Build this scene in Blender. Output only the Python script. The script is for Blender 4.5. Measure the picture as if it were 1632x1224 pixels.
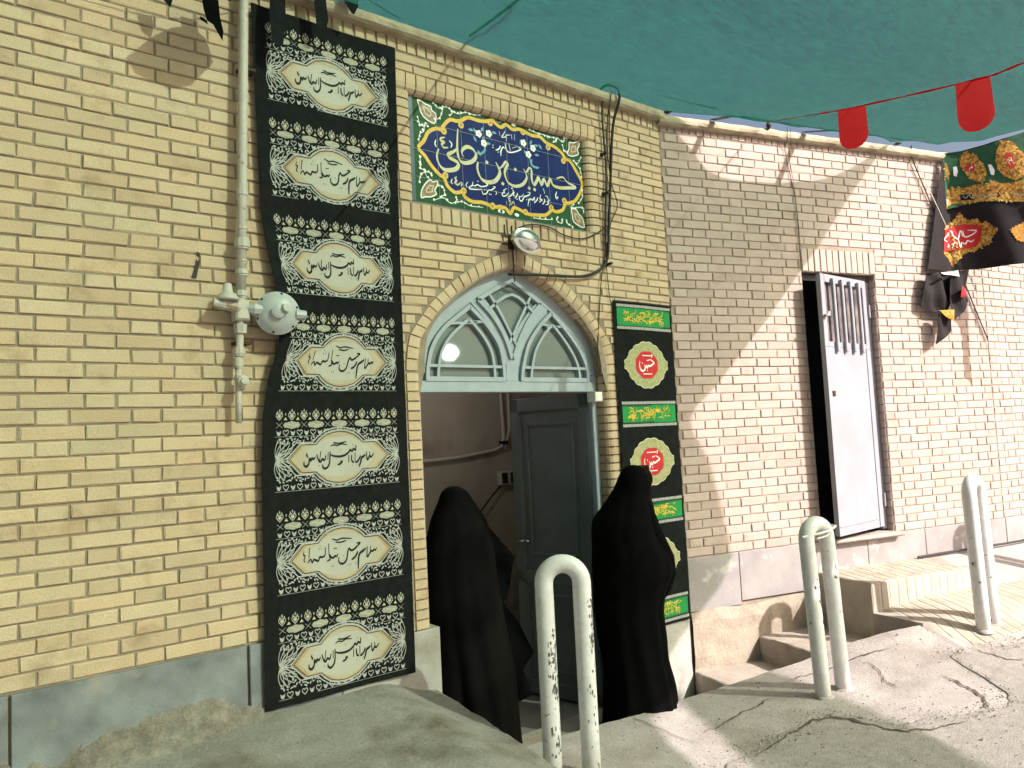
import bpy, bmesh, math, random
from math import sin, cos, pi, radians, sqrt, atan2
from mathutils import Vector, Matrix, noise
from mathutils.geometry import delaunay_2d_cdt
random.seed(11)
for o in list(bpy.data.objects): bpy.data.objects.remove(o)
S = bpy.context.scene
COL = S.collection

# ------------------------------------------------------------------ camera
AB = .2758                                   # turn of the right-hand wall towards the alley
XC = 4.0578                                  # x of the corner between door wall and right-hand wall
PITCH, ROLL, YAW = .06826, -.04917, .66547
cam = bpy.data.cameras.new('camera'); co = bpy.data.objects.new('camera', cam); COL.objects.link(co)
fw = Vector((sin(YAW)*cos(PITCH), cos(YAW)*cos(PITCH), sin(PITCH))); rt = Vector((cos(YAW), -sin(YAW), 0)); up = rt.cross(fw)
r2 = cos(ROLL)*rt + sin(ROLL)*up; u2 = -sin(ROLL)*rt + cos(ROLL)*up
m = Matrix((r2, u2, -fw)).transposed().to_4x4(); m.translation = Vector((0, -3.37753, .8413))
co.matrix_world = m
cam.sensor_width = 36; cam.lens = 1213.44*36/1632; cam.clip_start = .05; cam.clip_end = 2000
S.camera = co
cy = S.cycles; cy.max_bounces = 6; cy.diffuse_bounces = 3; cy.glossy_bounces = 2; cy.transmission_bounces = 4; cy.transparent_max_bounces = 6
cy.use_adaptive_sampling = True; cy.adaptive_threshold = .03; cy.use_denoising = True; cy.caustics_reflective = False; cy.caustics_refractive = False

# ------------------------------------------------------------------ sky, sun, exposure
LIGHT = Vector((-.5458, 1.3029, -1.0)).normalized()     # direction the sunlight travels
w = bpy.data.worlds.new('World'); S.world = w; w.use_nodes = True
nt = w.node_tree; bg = nt.nodes['Background']
sky = nt.nodes.new('ShaderNodeTexSky'); sky.sky_type = 'NISHITA'; sky.sun_disc = False
sky.sun_elevation = math.asin(-LIGHT.z); sky.sun_rotation = atan2(-LIGHT.x, -LIGHT.y)
sky.air_density = 1.0; sky.dust_density = 9.0; sky.ozone_density = 1.0
nt.links.new(sky.outputs[0], bg.inputs[0]); bg.inputs[1].default_value = .11
sun = bpy.data.lights.new('sun', 'SUN'); sun.energy = 5.0; sun.angle = radians(.55); sun.color = (1, .955, .9)
so = bpy.data.objects.new('sun', sun); COL.objects.link(so); so.location = (6, -8, 9)
so.rotation_euler = LIGHT.to_track_quat('-Z', 'Y').to_euler()
vs = S.view_settings; vs.view_transform = 'Standard'; vs.look = 'None'; vs.gamma = 1; vs.exposure = .85; vs.use_curve_mapping = False

# ------------------------------------------------------------------ helpers
FA = Matrix.Identity(4)                                              # x along the wall, y into the wall
FB = Matrix.Translation((XC, 0, 0)) @ Matrix.Rotation(-AB, 4, 'Z')
FC = FB @ Matrix.Translation((3.125, 0, 0)) @ Matrix.Rotation(.13, 4, 'Z')
BASE = {}
def thing(name, label, cat, frame=FA, base=(0, 0, 0), group=None):
    o = bpy.data.objects.new(name, None); COL.objects.link(o)
    o.empty_display_size = .1
    o.matrix_world = frame @ Matrix.Translation(base); BASE[o.name] = Vector(base)
    o['label'] = label; o['category'] = cat
    if name == 'brick_wall': o['kind'] = 'thing'
    if group: o['group'] = group
    return o
def tag(o, label, cat, group=None):
    o['label'] = label; o['category'] = cat
    if group: o['group'] = group
    return o
class MB:
    def __init__(s): s.v = []; s.f = []; s.mi = []; s.k = 0
    def add(s, vs, fs):
        n = len(s.v); s.v += [tuple(q) for q in vs]; s.f += [tuple(i+n for i in f) for f in fs]; s.mi += [s.k]*len(fs); return s
    def box(s, x0, x1, y0, y1, z0, z1):
        return s.add([(x0,y0,z0),(x1,y0,z0),(x1,y1,z0),(x0,y1,z0),(x0,y0,z1),(x1,y0,z1),(x1,y1,z1),(x0,y1,z1)],
                     [(0,3,2,1),(4,5,6,7),(0,1,5,4),(1,2,6,5),(2,3,7,6),(3,0,4,7)])
    def cbox(s, x0, x1, y0, y1, z0, z1, c):             # box whose front (y0) edges are chamfered
        return s.add([(x0+c,y0,z0+c),(x1-c,y0,z0+c),(x1-c,y0,z1-c),(x0+c,y0,z1-c),(x0,y0+c,z0),(x1,y0+c,z0),(x1,y0+c,z1),(x0,y0+c,z1),(x0,y1,z0),(x1,y1,z0),(x1,y1,z1),(x0,y1,z1)],
                     [(0,1,2,3),(0,4,5,1),(1,5,6,2),(2,6,7,3),(3,7,4,0),(4,8,9,5),(5,9,10,6),(6,10,11,7),(7,11,8,4)])
    def prism(s, poly, y0, y1):                          # polygon in x,z extruded along y
        n = len(poly); a = sum(poly[i][0]*poly[(i+1)%n][1]-poly[(i+1)%n][0]*poly[i][1] for i in range(n))
        if a < 0: poly = poly[::-1]
        return s.add([(x,y0,z) for x,z in poly]+[(x,y1,z) for x,z in poly],
            [tuple(range(n)), tuple(range(2*n-1, n-1, -1))]+[(i, i+n, (i+1)%n+n, (i+1)%n) for i in range(n)])
    def slab(s, poly, z0, z1):                           # polygon in x,y extruded along z
        n = len(poly); a = sum(poly[i][0]*poly[(i+1)%n][1]-poly[(i+1)%n][0]*poly[i][1] for i in range(n))
        if a < 0: poly = poly[::-1]
        return s.add([(x,y,z0) for x,y in poly]+[(x,y,z1) for x,y in poly],
            [tuple(range(n-1,-1,-1)), tuple(range(n, 2*n))]+[(i, (i+1)%n, (i+1)%n+n, i+n) for i in range(n)])
    def tube(s, path, r, n=10, cap=True, closed=False):
        P = [Vector(q) for q in path]; N = len(P); rr = r if isinstance(r, (list, tuple)) else [r]*N
        vs = []; ref = None
        for i in range(N):
            a = P[i-1] if (i > 0 or closed) else P[i]; b = P[(i+1) % N] if (i < N-1 or closed) else P[i]
            t = (b-a); t = t.normalized() if t.length > 1e-9 else Vector((0,0,1))
            if ref is None: ref = t.orthogonal().normalized()
            ref = (ref - t*ref.dot(t)); ref = ref.normalized() if ref.length > 1e-6 else t.orthogonal().normalized()
            bn = t.cross(ref)
            vs += [P[i]+(ref*cos(2*pi*k/n)+bn*sin(2*pi*k/n))*rr[i] for k in range(n)]
        fs = []
        for i in range(N if closed else N-1):
            j = (i+1) % N
            fs += [(i*n+k, i*n+(k+1)%n, j*n+(k+1)%n, j*n+k) for k in range(n)]
        if cap and not closed: fs += [tuple(range(n-1,-1,-1)), tuple(range((N-1)*n, N*n))]
        return s.add(vs, fs)
    def lathe(s, prof, n=24, mtx=Matrix.Identity(4)):     # profile of (r, h) about local z
        vs = []; fs = []; N = len(prof)
        for r, h in prof: vs += [mtx @ Vector((r*cos(2*pi*k/n), r*sin(2*pi*k/n), h)) for k in range(n)]
        for i in range(N-1): fs += [(i*n+k, i*n+(k+1)%n, (i+1)*n+(k+1)%n, (i+1)*n+k) for k in range(n)]
        fs += [tuple(range(n-1,-1,-1)), tuple(range((N-1)*n, N*n))]
        return s.add(vs, fs)
    def grid(s, rows):
        n = len(rows[0]); vs = [q for r in rows for q in r]
        return s.add(vs, [(i*n+j, i*n+j+1, (i+1)*n+j+1, (i+1)*n+j) for i in range(len(rows)-1) for j in range(n-1)])
    def mesh(s, name='mesh', smooth=False):
        me = bpy.data.meshes.new(name); me.from_pydata(s.v, [], s.f); me.update()
        if smooth: me.shade_smooth()
        if any(s.mi): me.polygons.foreach_set('material_index', s.mi)
        return me
def ob(name, mb, mat, parent=None, loc=(0,0,0), rot=None, smooth=False, frame=None, auto=None):
    me = mb.mesh(name, smooth) if isinstance(mb, MB) else mb
    mats = mat if isinstance(mat, (list, tuple)) else [mat]
    if not me.materials:
        for q in mats: me.materials.append(M[q])
    o = bpy.data.objects.new(name, me); COL.objects.link(o)
    l = Vector(loc)
    if parent:
        o.parent = parent
        if parent.name in BASE: l = l - BASE[parent.name]
    elif frame is not None: o.matrix_world = frame @ Matrix.Translation(l)
    if parent or frame is None: o.location = l
    if rot: o.rotation_euler = rot
    return o
def struct(name, mb, mat, parent=None, **k):
    o = ob(name, mb, mat, parent, **k)
    if not parent: o['kind'] = 'structure'
    return o
def stuff(o): o['kind'] = 'stuff'; return o
def smooth_edges(o, ang=35):
    me = o.data; me.shade_smooth()
    try: me.set_sharp_from_angle(angle=radians(ang))
    except Exception: pass
    return o
def ss(a, b, x):
    t = max(0, min(1, (x-a)/(b-a))); return t*t*(3-2*t)
def interp(tab, x):
    if x <= tab[0][0]: return tab[0][1]
    for (a, u), (b, v) in zip(tab, tab[1:]):
        if x <= b: return u+(v-u)*(x-a)/(b-a)
    return tab[-1][1]
def pairs(L): return [(L[i]/1000, L[i+1]/1000) for i in range(0, len(L), 2)]
def spline(P, k=4, closed=False):                         # Catmull-Rom through points
    P = [Vector(q) for q in P]; n = len(P); out = []
    if n < 3 and not closed: return P
    for i in range(n if closed else n-1):
        if closed: a, b, c, d = P[i-1], P[i], P[(i+1)%n], P[(i+2)%n]
        else: a, b, c, d = P[max(i-1,0)], P[i], P[i+1], P[min(i+2,n-1)]
        for j in range(k):
            t = j/k; out.append(.5*((2*b)+(c-a)*t+(2*a-5*b+4*c-d)*t*t+(3*b-a-3*c+d)*t**3))
    if not closed: out.append(P[-1])
    return out
def ribbon(path, wd, taper=.35, nib=None):                # 2D stroke -> list of quads (each 4 points)
    P = [Vector(q) for q in path]; n = len(P); L = []
    for i in range(n):
        t = (P[min(i+1,n-1)]-P[max(i-1,0)]); t = t.normalized() if t.length > 1e-9 else Vector((1,0))
        nn = Vector((-t.y, t.x)); e = min(i, n-1-i)/max(1, n-1)*2
        ww = wd*(taper+(1-taper)*min(1, e*2.2))
        if nib is not None: ww *= .45+.75*abs(t.x*sin(nib)-t.y*cos(nib))
        L.append((P[i]+nn*ww/2, P[i]-nn*ww/2))
    return [(a[0], b[0], b[1], a[1]) for a, b in zip(L, L[1:])]
def inside(p, poly):
    c = False; n = len(poly); j = n-1
    for i in range(n):
        if (poly[i][1] > p[1]) != (poly[j][1] > p[1]) and p[0] < (poly[j][0]-poly[i][0])*(p[1]-poly[i][1])/(poly[j][1]-poly[i][1])+poly[i][0]: c = not c
        j = i
    return c
def cdt(poly, step=None):                                 # triangulate a 2D outline, optional inner grid points
    poly = [Vector((q[0], q[1])) for q in poly]; n = len(poly); pts = list(poly)
    if step:
        xs = [q.x for q in poly]; ys = [q.y for q in poly]; y = min(ys)+step/2; k = 0
        while y < max(ys):
            x = min(xs)+step/2*(1+k%2)
            while x < max(xs):
                if inside((x, y), poly): pts.append(Vector((x, y)))
                x += step
            y += step; k += 1
    r = delaunay_2d_cdt(pts, [(i, (i+1)%n) for i in range(n)], [], 1, 1e-5)
    return r[0], [f if (r[0][f[1]]-r[0][f[0]]).cross(r[0][f[2]]-r[0][f[0]]) > 0 else f[::-1] for f in r[2]]
class PR:                                                 # flat print on a surface: map (x, z) -> 3D
    def __init__(s, fn, off): s.m = MB(); s.fn = fn; s.off = off; s.c = 0
    def poly(s, P, step=None, off=None):
        v, f = cdt(P, step); s.c = (s.c+1) % 40; s.m.add([s.fn(q[0], q[1], (s.off if off is None else off)+s.c*1.1e-5) for q in v], f); return s
    def quads(s, Q, off=None):
        o_ = s.off if off is None else off
        for q in Q:
            a = (q[1]-q[0]).cross(q[2]-q[0])
            if a < 0: q = q[::-1]
            s.c = (s.c+1) % 40
            s.m.add([s.fn(p.x, p.y, o_+s.c*1.1e-5) for p in q], [(0,1,2,3)])
        return s
    def stroke(s, P, wd, k=4, taper=.35, nib=None, off=None, closed=False):
        P = spline(P, k, closed)
        if closed: P = P+[P[0]]; taper = 1
        return s.quads(ribbon(P, wd, taper, nib), off)
    def dot(s, c, r, n=8, off=None, sx=1):
        return s.poly([(c[0]+sx*r*cos(2*pi*i/n), c[1]+r*sin(2*pi*i/n)) for i in range(n)], off=off)
# ------------------------------------------------------------------ materials (procedural)
M = {}
def mat(name, c1, c2=None, scale=6, rough=.8, bump=0, bscale=80, c3=None, sscale=1.5, spec=.3, metal=0, rnd=0, detail=3, sstart=.52, send=.72, grain=0, gscale=220):
    m = bpy.data.materials.new(name); m.use_nodes = True; M[name] = m
    nt = m.node_tree; N = nt.nodes; L = nt.links; b = N['Principled BSDF']
    b.inputs['Roughness'].default_value = rough; b.inputs['Specular IOR Level'].default_value = spec; b.inputs['Metallic'].default_value = metal
    geo = N.new('ShaderNodeNewGeometry'); col = None
    def nz(s, d=detail):
        n = N.new('ShaderNodeTexNoise'); n.inputs['Scale'].default_value = s; n.inputs['Detail'].default_value = d
        n.inputs['Roughness'].default_value = .6; L.new(geo.outputs['Position'], n.inputs['Vector']); return n
    def mix(fac, A, B):
        x = N.new('ShaderNodeMix'); x.data_type = 'RGBA'
        if hasattr(fac, 'links'): L.new(fac, x.inputs[0])
        else: x.inputs[0].default_value = fac
        for i, q in ((6, A), (7, B)):
            if hasattr(q, 'links'): L.new(q, x.inputs[i])
            else: x.inputs[i].default_value = (*q, 1)
        return x.outputs[2]
    def ramp(src, a, bb):
        r = N.new('ShaderNodeMapRange'); r.inputs[1].default_value = a; r.inputs[2].default_value = bb; L.new(src, r.inputs[0]); return r.outputs[0]
    col = c1
    if c2: col = mix(ramp(nz(scale).outputs[0], .34, .66), c1, c2)
    if c3: col = mix(ramp(nz(sscale, 4).outputs[0], sstart, send), col, c3)
    if rnd:
        oi = N.new('ShaderNodeObjectInfo'); ad = N.new('ShaderNodeMath'); ad.operation = 'ADD'
        L.new(oi.outputs['Random'], ad.inputs[0]); L.new(geo.outputs['Random Per Island'], ad.inputs[1])
        fr = N.new('ShaderNodeMath'); fr.operation = 'FRACT'; L.new(ad.outputs[0], fr.inputs[0])
        hs = N.new('ShaderNodeHueSaturation'); L.new(col if hasattr(col, 'links') else mix(0, col, col), hs.inputs['Color'])
        L.new(rampv(N, L, fr.outputs[0], 1-rnd, 1+rnd*.7), hs.inputs['Value'])
        f2 = N.new('ShaderNodeMath'); f2.operation = 'MULTIPLY'; f2.inputs[1].default_value = 7.31; L.new(fr.outputs[0], f2.inputs[0])
        f3 = N.new('ShaderNodeMath'); f3.operation = 'FRACT'; L.new(f2.outputs[0], f3.inputs[0])
        L.new(rampv(N, L, f3.outputs[0], .5-rnd*.045, .5+rnd*.045), hs.inputs['Hue'])
        L.new(rampv(N, L, f3.outputs[0], 1+rnd*.6, 1-rnd*.8), hs.inputs['Saturation'])
        col = hs.outputs[0]
    if grain:
        hv = N.new('ShaderNodeHueSaturation'); L.new(col if hasattr(col, 'links') else mix(0, col, col), hv.inputs['Color'])
        g1 = ramp(nz(gscale, 2).outputs[0], .3, .7); L.new(rampv(N, L, g1, 1-grain, 1+grain), hv.inputs['Value']); col = hv.outputs[0]
    if hasattr(col, 'links'): L.new(col, b.inputs['Base Color'])
    else: b.inputs['Base Color'].default_value = (*col, 1)
    if bump:
        bn = N.new('ShaderNodeBump'); bn.inputs['Strength'].default_value = bump; bn.inputs['Distance'].default_value = .004
        L.new(nz(bscale).outputs[0], bn.inputs['Height']); L.new(bn.outputs[0], b.inputs['Normal'])
    return m
def rampv(N, L, src, a, b):
    r = N.new('ShaderNodeMapRange'); r.inputs[3].default_value = a; r.inputs[4].default_value = b; L.new(src, r.inputs[0]); return r.outputs[0]
mat('brick', (.51,.39,.262), (.47,.36,.24), 9, .85, .6, 110, (.30,.205,.125), 4.5, rnd=.10, sstart=.56, send=.82, grain=.1)
mat('brick_pale', (.44,.347,.312), (.40,.312,.278), 9, .85, .5, 120, (.33,.24,.19), 4.5, grain=.07, rnd=.08, sstart=.6, send=.85)
mat('mortar', (.285,.235,.175), (.22,.18,.135), 14, .95, .7, 160, c3=(.36,.30,.22), sscale=3)
mat('mortar_pale', (.33,.26,.21), (.27,.21,.17), 14, .95, .7, 160)
mat('coping', (.42,.36,.27), (.33,.28,.2), 7, .9, .8, 60, (.2,.16,.11), 5)
mat('slate', (.235,.25,.265), (.12,.128,.133), 4, .75, .5, 70, (.30,.275,.24), 2.6, sstart=.58, send=.7, grain=.1)
mat('plinth_lilac', (.33,.30,.30), (.26,.235,.24), 4, .8, .4, 60, (.44,.41,.385), 3.4, sstart=.6, send=.66, grain=.06)
mat('rough_concrete', (.39,.325,.27), (.30,.245,.195), 6, .95, 1.0, 45, (.22,.17,.13), 2.6, grain=.14, gscale=90)
mat('step_concrete', (.40,.34,.30), (.32,.27,.235), 7, .95, .9, 60, (.26,.205,.165), 3, grain=.14, gscale=120)
mat('render_grey', (.40,.385,.36), (.33,.31,.285), 7, .9, .6, 50, (.25,.22,.19), 3, grain=.1)
mat('pad_concrete', (.27,.26,.235), (.205,.195,.172), 7, .95, 1.0, 60, (.12,.10,.075), 2.6, grain=.2, gscale=130)
mat('street_concrete', (.40,.36,.345), (.32,.285,.27), 6, .95, .9, 60, (.25,.215,.185), 2.0, grain=.16, gscale=130)
mat('asphalt', (.335,.305,.285), (.27,.245,.225), 22, .95, 1.0, 140, (.38,.345,.315), 2.2, grain=.28, gscale=170)
mat('heap', (.23,.21,.18), (.14,.125,.105), 16, .97, 1.0, 60, (.12,.105,.085), 7, grain=.22, gscale=120)
mat('black_cloth', (.008,.0095,.0095), (.012,.014,.014), 25, .95, .2, 400, spec=.06)
mat('chador', (.0016,.0016,.0018), (.0028,.0028,.0028), 12, .85, .2, 300, spec=.04)
mat('chador_worn', (.002,.002,.002), (.006,.0058,.0056), 4, .85, .2, 300, spec=.05)
mat('flag_black', (.011,.008,.009), (.018,.013,.015), 8, .8, .2, 300, spec=.2)
mat('print_white', (.40,.41,.39), (.29,.30,.285), 60, .8)
mat('print_tan', (.36,.27,.15), (.42,.34,.21), 14, .8)
mat('print_cream', (.38,.34,.25), (.40,.37,.29), 9, .8)
mat('print_pale', (.40,.40,.345), (.37,.37,.32), 9, .8)
mat('print_gold', (.42,.34,.2), (.5,.43,.27), 40, .8)
mat('print_black', (.012,.012,.012), rough=.8)
mat('print_grey', (.33,.34,.29), (.25,.26,.22), 60, .8)
mat('band_green', (.01,.24,.06), (.012,.20,.05), 20, .8)
mat('band_yellow', (.62,.50,.06), (.45,.30,.04), 60, .8)
mat('med_olive', (.26,.30,.15), (.36,.33,.17), 70, .8, c3=(.15,.25,.1), sscale=45)
mat('med_edge', (.55,.54,.36), rough=.8)
mat('red_cloth', (.58,.015,.02), (.5,.012,.016), 20, .75)
mat('red_print', (.50,.02,.025), (.42,.02,.03), 30, .8)
mat('flag_green', (.02,.09,.04), (.012,.06,.03), 9, .8)
mat('flag_gold', (.52,.27,.04), (.34,.15,.025), 55, .8, c3=(.6,.38,.1), sscale=40)
mat('tile_green', (.022,.088,.036), (.018,.066,.03), 14, .35, .1, 30, spec=.1, rnd=.05)
mat('tile_blue', (.006,.011,.09), (.007,.024,.12), 8, .35, spec=.1)
mat('tile_edge', (.02,.05,.09), (.03,.08,.12), 20, .3, spec=.5)
mat('glaze_yellow', (.55,.33,.03), (.62,.42,.06), 30, .25, spec=.5)
mat('glaze_cream', (.50,.46,.22), (.52,.52,.40), 9, .25, spec=.5)
mat('glaze_white', (.72,.75,.72), rough=.25, spec=.5)
mat('glaze_leaf', (.08,.25,.38), (.14,.33,.4), 30, .25, spec=.5)
mat('glaze_brown', (.12,.05,.03), (.3,.2,.13), 60, .3, spec=.5)
mat('grey_paint', (.32,.375,.42), (.28,.33,.37), 12, .45, .1, 60, spec=.4)
mat('door_paint', (.13,.15,.155), (.11,.127,.131), 6, .5, .1, 60, spec=.4)
mat('white_door', (.275,.275,.312), (.25,.25,.288), 5, .6, .08, 40, spec=.12, c3=(.26,.25,.27), sscale=2.5)
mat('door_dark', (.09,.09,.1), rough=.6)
mat('cardboard', (.22,.18,.17), (.05,.04,.06), 7, .6)
mat('pipe_paint', (.46,.44,.38), (.40,.385,.34), 30, .5, .4, 120, (.24,.17,.11), 14, sstart=.6, send=.7)
mat('regulator_paint', (.37,.395,.40), (.32,.345,.35), 18, .4, .15, 60, spec=.5)
mat('bollard_paint', (.66,.65,.655), (.59,.585,.59), 14, .35, .2, 50, (.13,.12,.11), 17, spec=.5, sstart=.66, send=.69, grain=.06, gscale=60)
mat('cable', (.018,.017,.016), rough=.6)
mat('iron', (.035,.022,.015), (.06,.035,.02), 30, .8)
mat('chrome', (.62,.64,.62), rough=.16, metal=1)
mat('plaster_in', (.55,.49,.40), (.48,.42,.34), 3, .9, .3, 30, (.16,.125,.10), 1.2)
mat('floor_in', (.22,.21,.2), (.17,.165,.16), 5, .7)
mat('plastic_white', (.66,.65,.6), rough=.5)
mat('paper_tape', (.62,.68,.7), rough=.6)
mat('skin', (.45,.27,.19), (.40,.235,.165), 20, .55)
mat('shoe', (.02,.018,.017), rough=.5)
mat('grout', (.30,.36,.33), rough=.6)
# glass with a milky film
m = bpy.data.materials.new('glass'); m.use_nodes = True; M['glass'] = m
b = m.node_tree.nodes['Principled BSDF']; b.inputs['Base Color'].default_value = (.30,.37,.36,1); b.inputs['Roughness'].default_value = .1
b.inputs['Transmission Weight'].default_value = .55; b.inputs['IOR'].default_value = 1.3; b.inputs['Specular IOR Level'].default_value = .8
# lit globe indoors
m = bpy.data.materials.new('lamp_glow'); m.use_nodes = True; M['lamp_glow'] = m
b = m.node_tree.nodes['Principled BSDF']; b.inputs['Emission Color'].default_value = (1,.97,.92,1); b.inputs['Emission Strength'].default_value = 26
# woven shade net: threads let tinted light through, holes let the sun through
m = bpy.data.materials.new('net'); m.use_nodes = True; M['net'] = m
N = m.node_tree.nodes; L = m.node_tree.links; N.remove(N['Principled BSDF']); out = N['Material Output']
geo = N.new('ShaderNodeNewGeometry'); mp = N.new('ShaderNodeMapping'); mp.inputs['Rotation'].default_value = (0, 0, .35); mp.inputs['Scale'].default_value = (7, 34, 12)
n1 = N.new('ShaderNodeTexNoise'); n1.inputs['Scale'].default_value = 1.6; n1.inputs['Detail'].default_value = 4; n1.inputs['Roughness'].default_value = .65
L.new(geo.outputs['Position'], mp.inputs[0]); L.new(mp.outputs[0], n1.inputs['Vector'])
r = N.new('ShaderNodeValToRGB'); r.color_ramp.elements[0].position = .33; r.color_ramp.elements[0].color = (.002,.022,.018,1); r.color_ramp.elements[1].position = .66; r.color_ramp.elements[1].color = (.012,.105,.07,1)
n2 = N.new('ShaderNodeTexNoise'); n2.inputs['Scale'].default_value = 55; n2.inputs['Detail'].default_value = 2; L.new(geo.outputs['Position'], n2.inputs['Vector'])
mxn = N.new('ShaderNodeMix'); mxn.inputs[0].default_value = .35; L.new(n1.outputs[0], mxn.inputs[2]); L.new(n2.outputs[0], mxn.inputs[3]); L.new(mxn.outputs[0], r.inputs[0])
tl = N.new('ShaderNodeBsdfTranslucent'); df = N.new('ShaderNodeBsdfDiffuse'); tr = N.new('ShaderNodeBsdfTransparent'); tr.inputs[0].default_value = (.78,1,.8,1)
L.new(r.outputs[0], tl.inputs[0]); L.new(r.outputs[0], df.inputs[0])
m1 = N.new('ShaderNodeMixShader'); m1.inputs[0].default_value = .35; L.new(tl.outputs[0], m1.inputs[1]); L.new(df.outputs[0], m1.inputs[2])
m2 = N.new('ShaderNodeMixShader'); m2.inputs[0].default_value = .31; L.new(m1.outputs[0], m2.inputs[1]); L.new(tr.outputs[0], m2.inputs[2])
L.new(m2.outputs[0], out.inputs[0])
# concrete scored with a broom
m = mat('scored_concrete', (.42,.36,.3), (.35,.295,.24), 7, .95, 0, 60, (.28,.22,.17), 3)
N = m.node_tree.nodes; L = m.node_tree.links
g_ = N.new('ShaderNodeNewGeometry'); mp = N.new('ShaderNodeMapping'); mp.inputs['Rotation'].default_value = (0, 0, .55); L.new(g_.outputs['Position'], mp.inputs[0])
wv = N.new('ShaderNodeTexWave'); wv.inputs['Scale'].default_value = 4.2; wv.inputs['Distortion'].default_value = 1.2; wv.inputs['Detail Scale'].default_value = 1.5; L.new(mp.outputs[0], wv.inputs[0])
rr_ = N.new('ShaderNodeMapRange'); rr_.inputs[1].default_value = .0; rr_.inputs[2].default_value = .22; L.new(wv.outputs['Fac'], rr_.inputs[0])
bn_ = N.new('ShaderNodeBump'); bn_.inputs['Strength'].default_value = .7; bn_.inputs['Distance'].default_value = .008; L.new(rr_.outputs[0], bn_.inputs['Height']); L.new(bn_.outputs[0], N['Principled BSDF'].inputs['Normal'])
mat('flag_brown', (.16,.06,.015), rough=.8); mat('flag_yellow', (.62,.42,.10), rough=.8)
m = M['red_cloth']; b = m.node_tree.nodes['Principled BSDF']; N = m.node_tree.nodes; L = m.node_tree.links
tl = N.new('ShaderNodeBsdfTranslucent'); tl.inputs[0].default_value = (.75,.01,.02,1); mx = N.new('ShaderNodeMixShader'); mx.inputs[0].default_value = .45
L.new(b.outputs[0], mx.inputs[1]); L.new(tl.outputs[0], mx.inputs[2]); L.new(mx.outputs[0], N['Material Output'].inputs[0])
mat('crack', (.07,.055,.045), (.12,.095,.075), 30, .95); mat('grit', (.33,.29,.25), (.2,.17,.15), 40, .95, rnd=.3)
mat('scuff', (.06,.055,.05), (.12,.10,.09), 60, .8)
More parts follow.
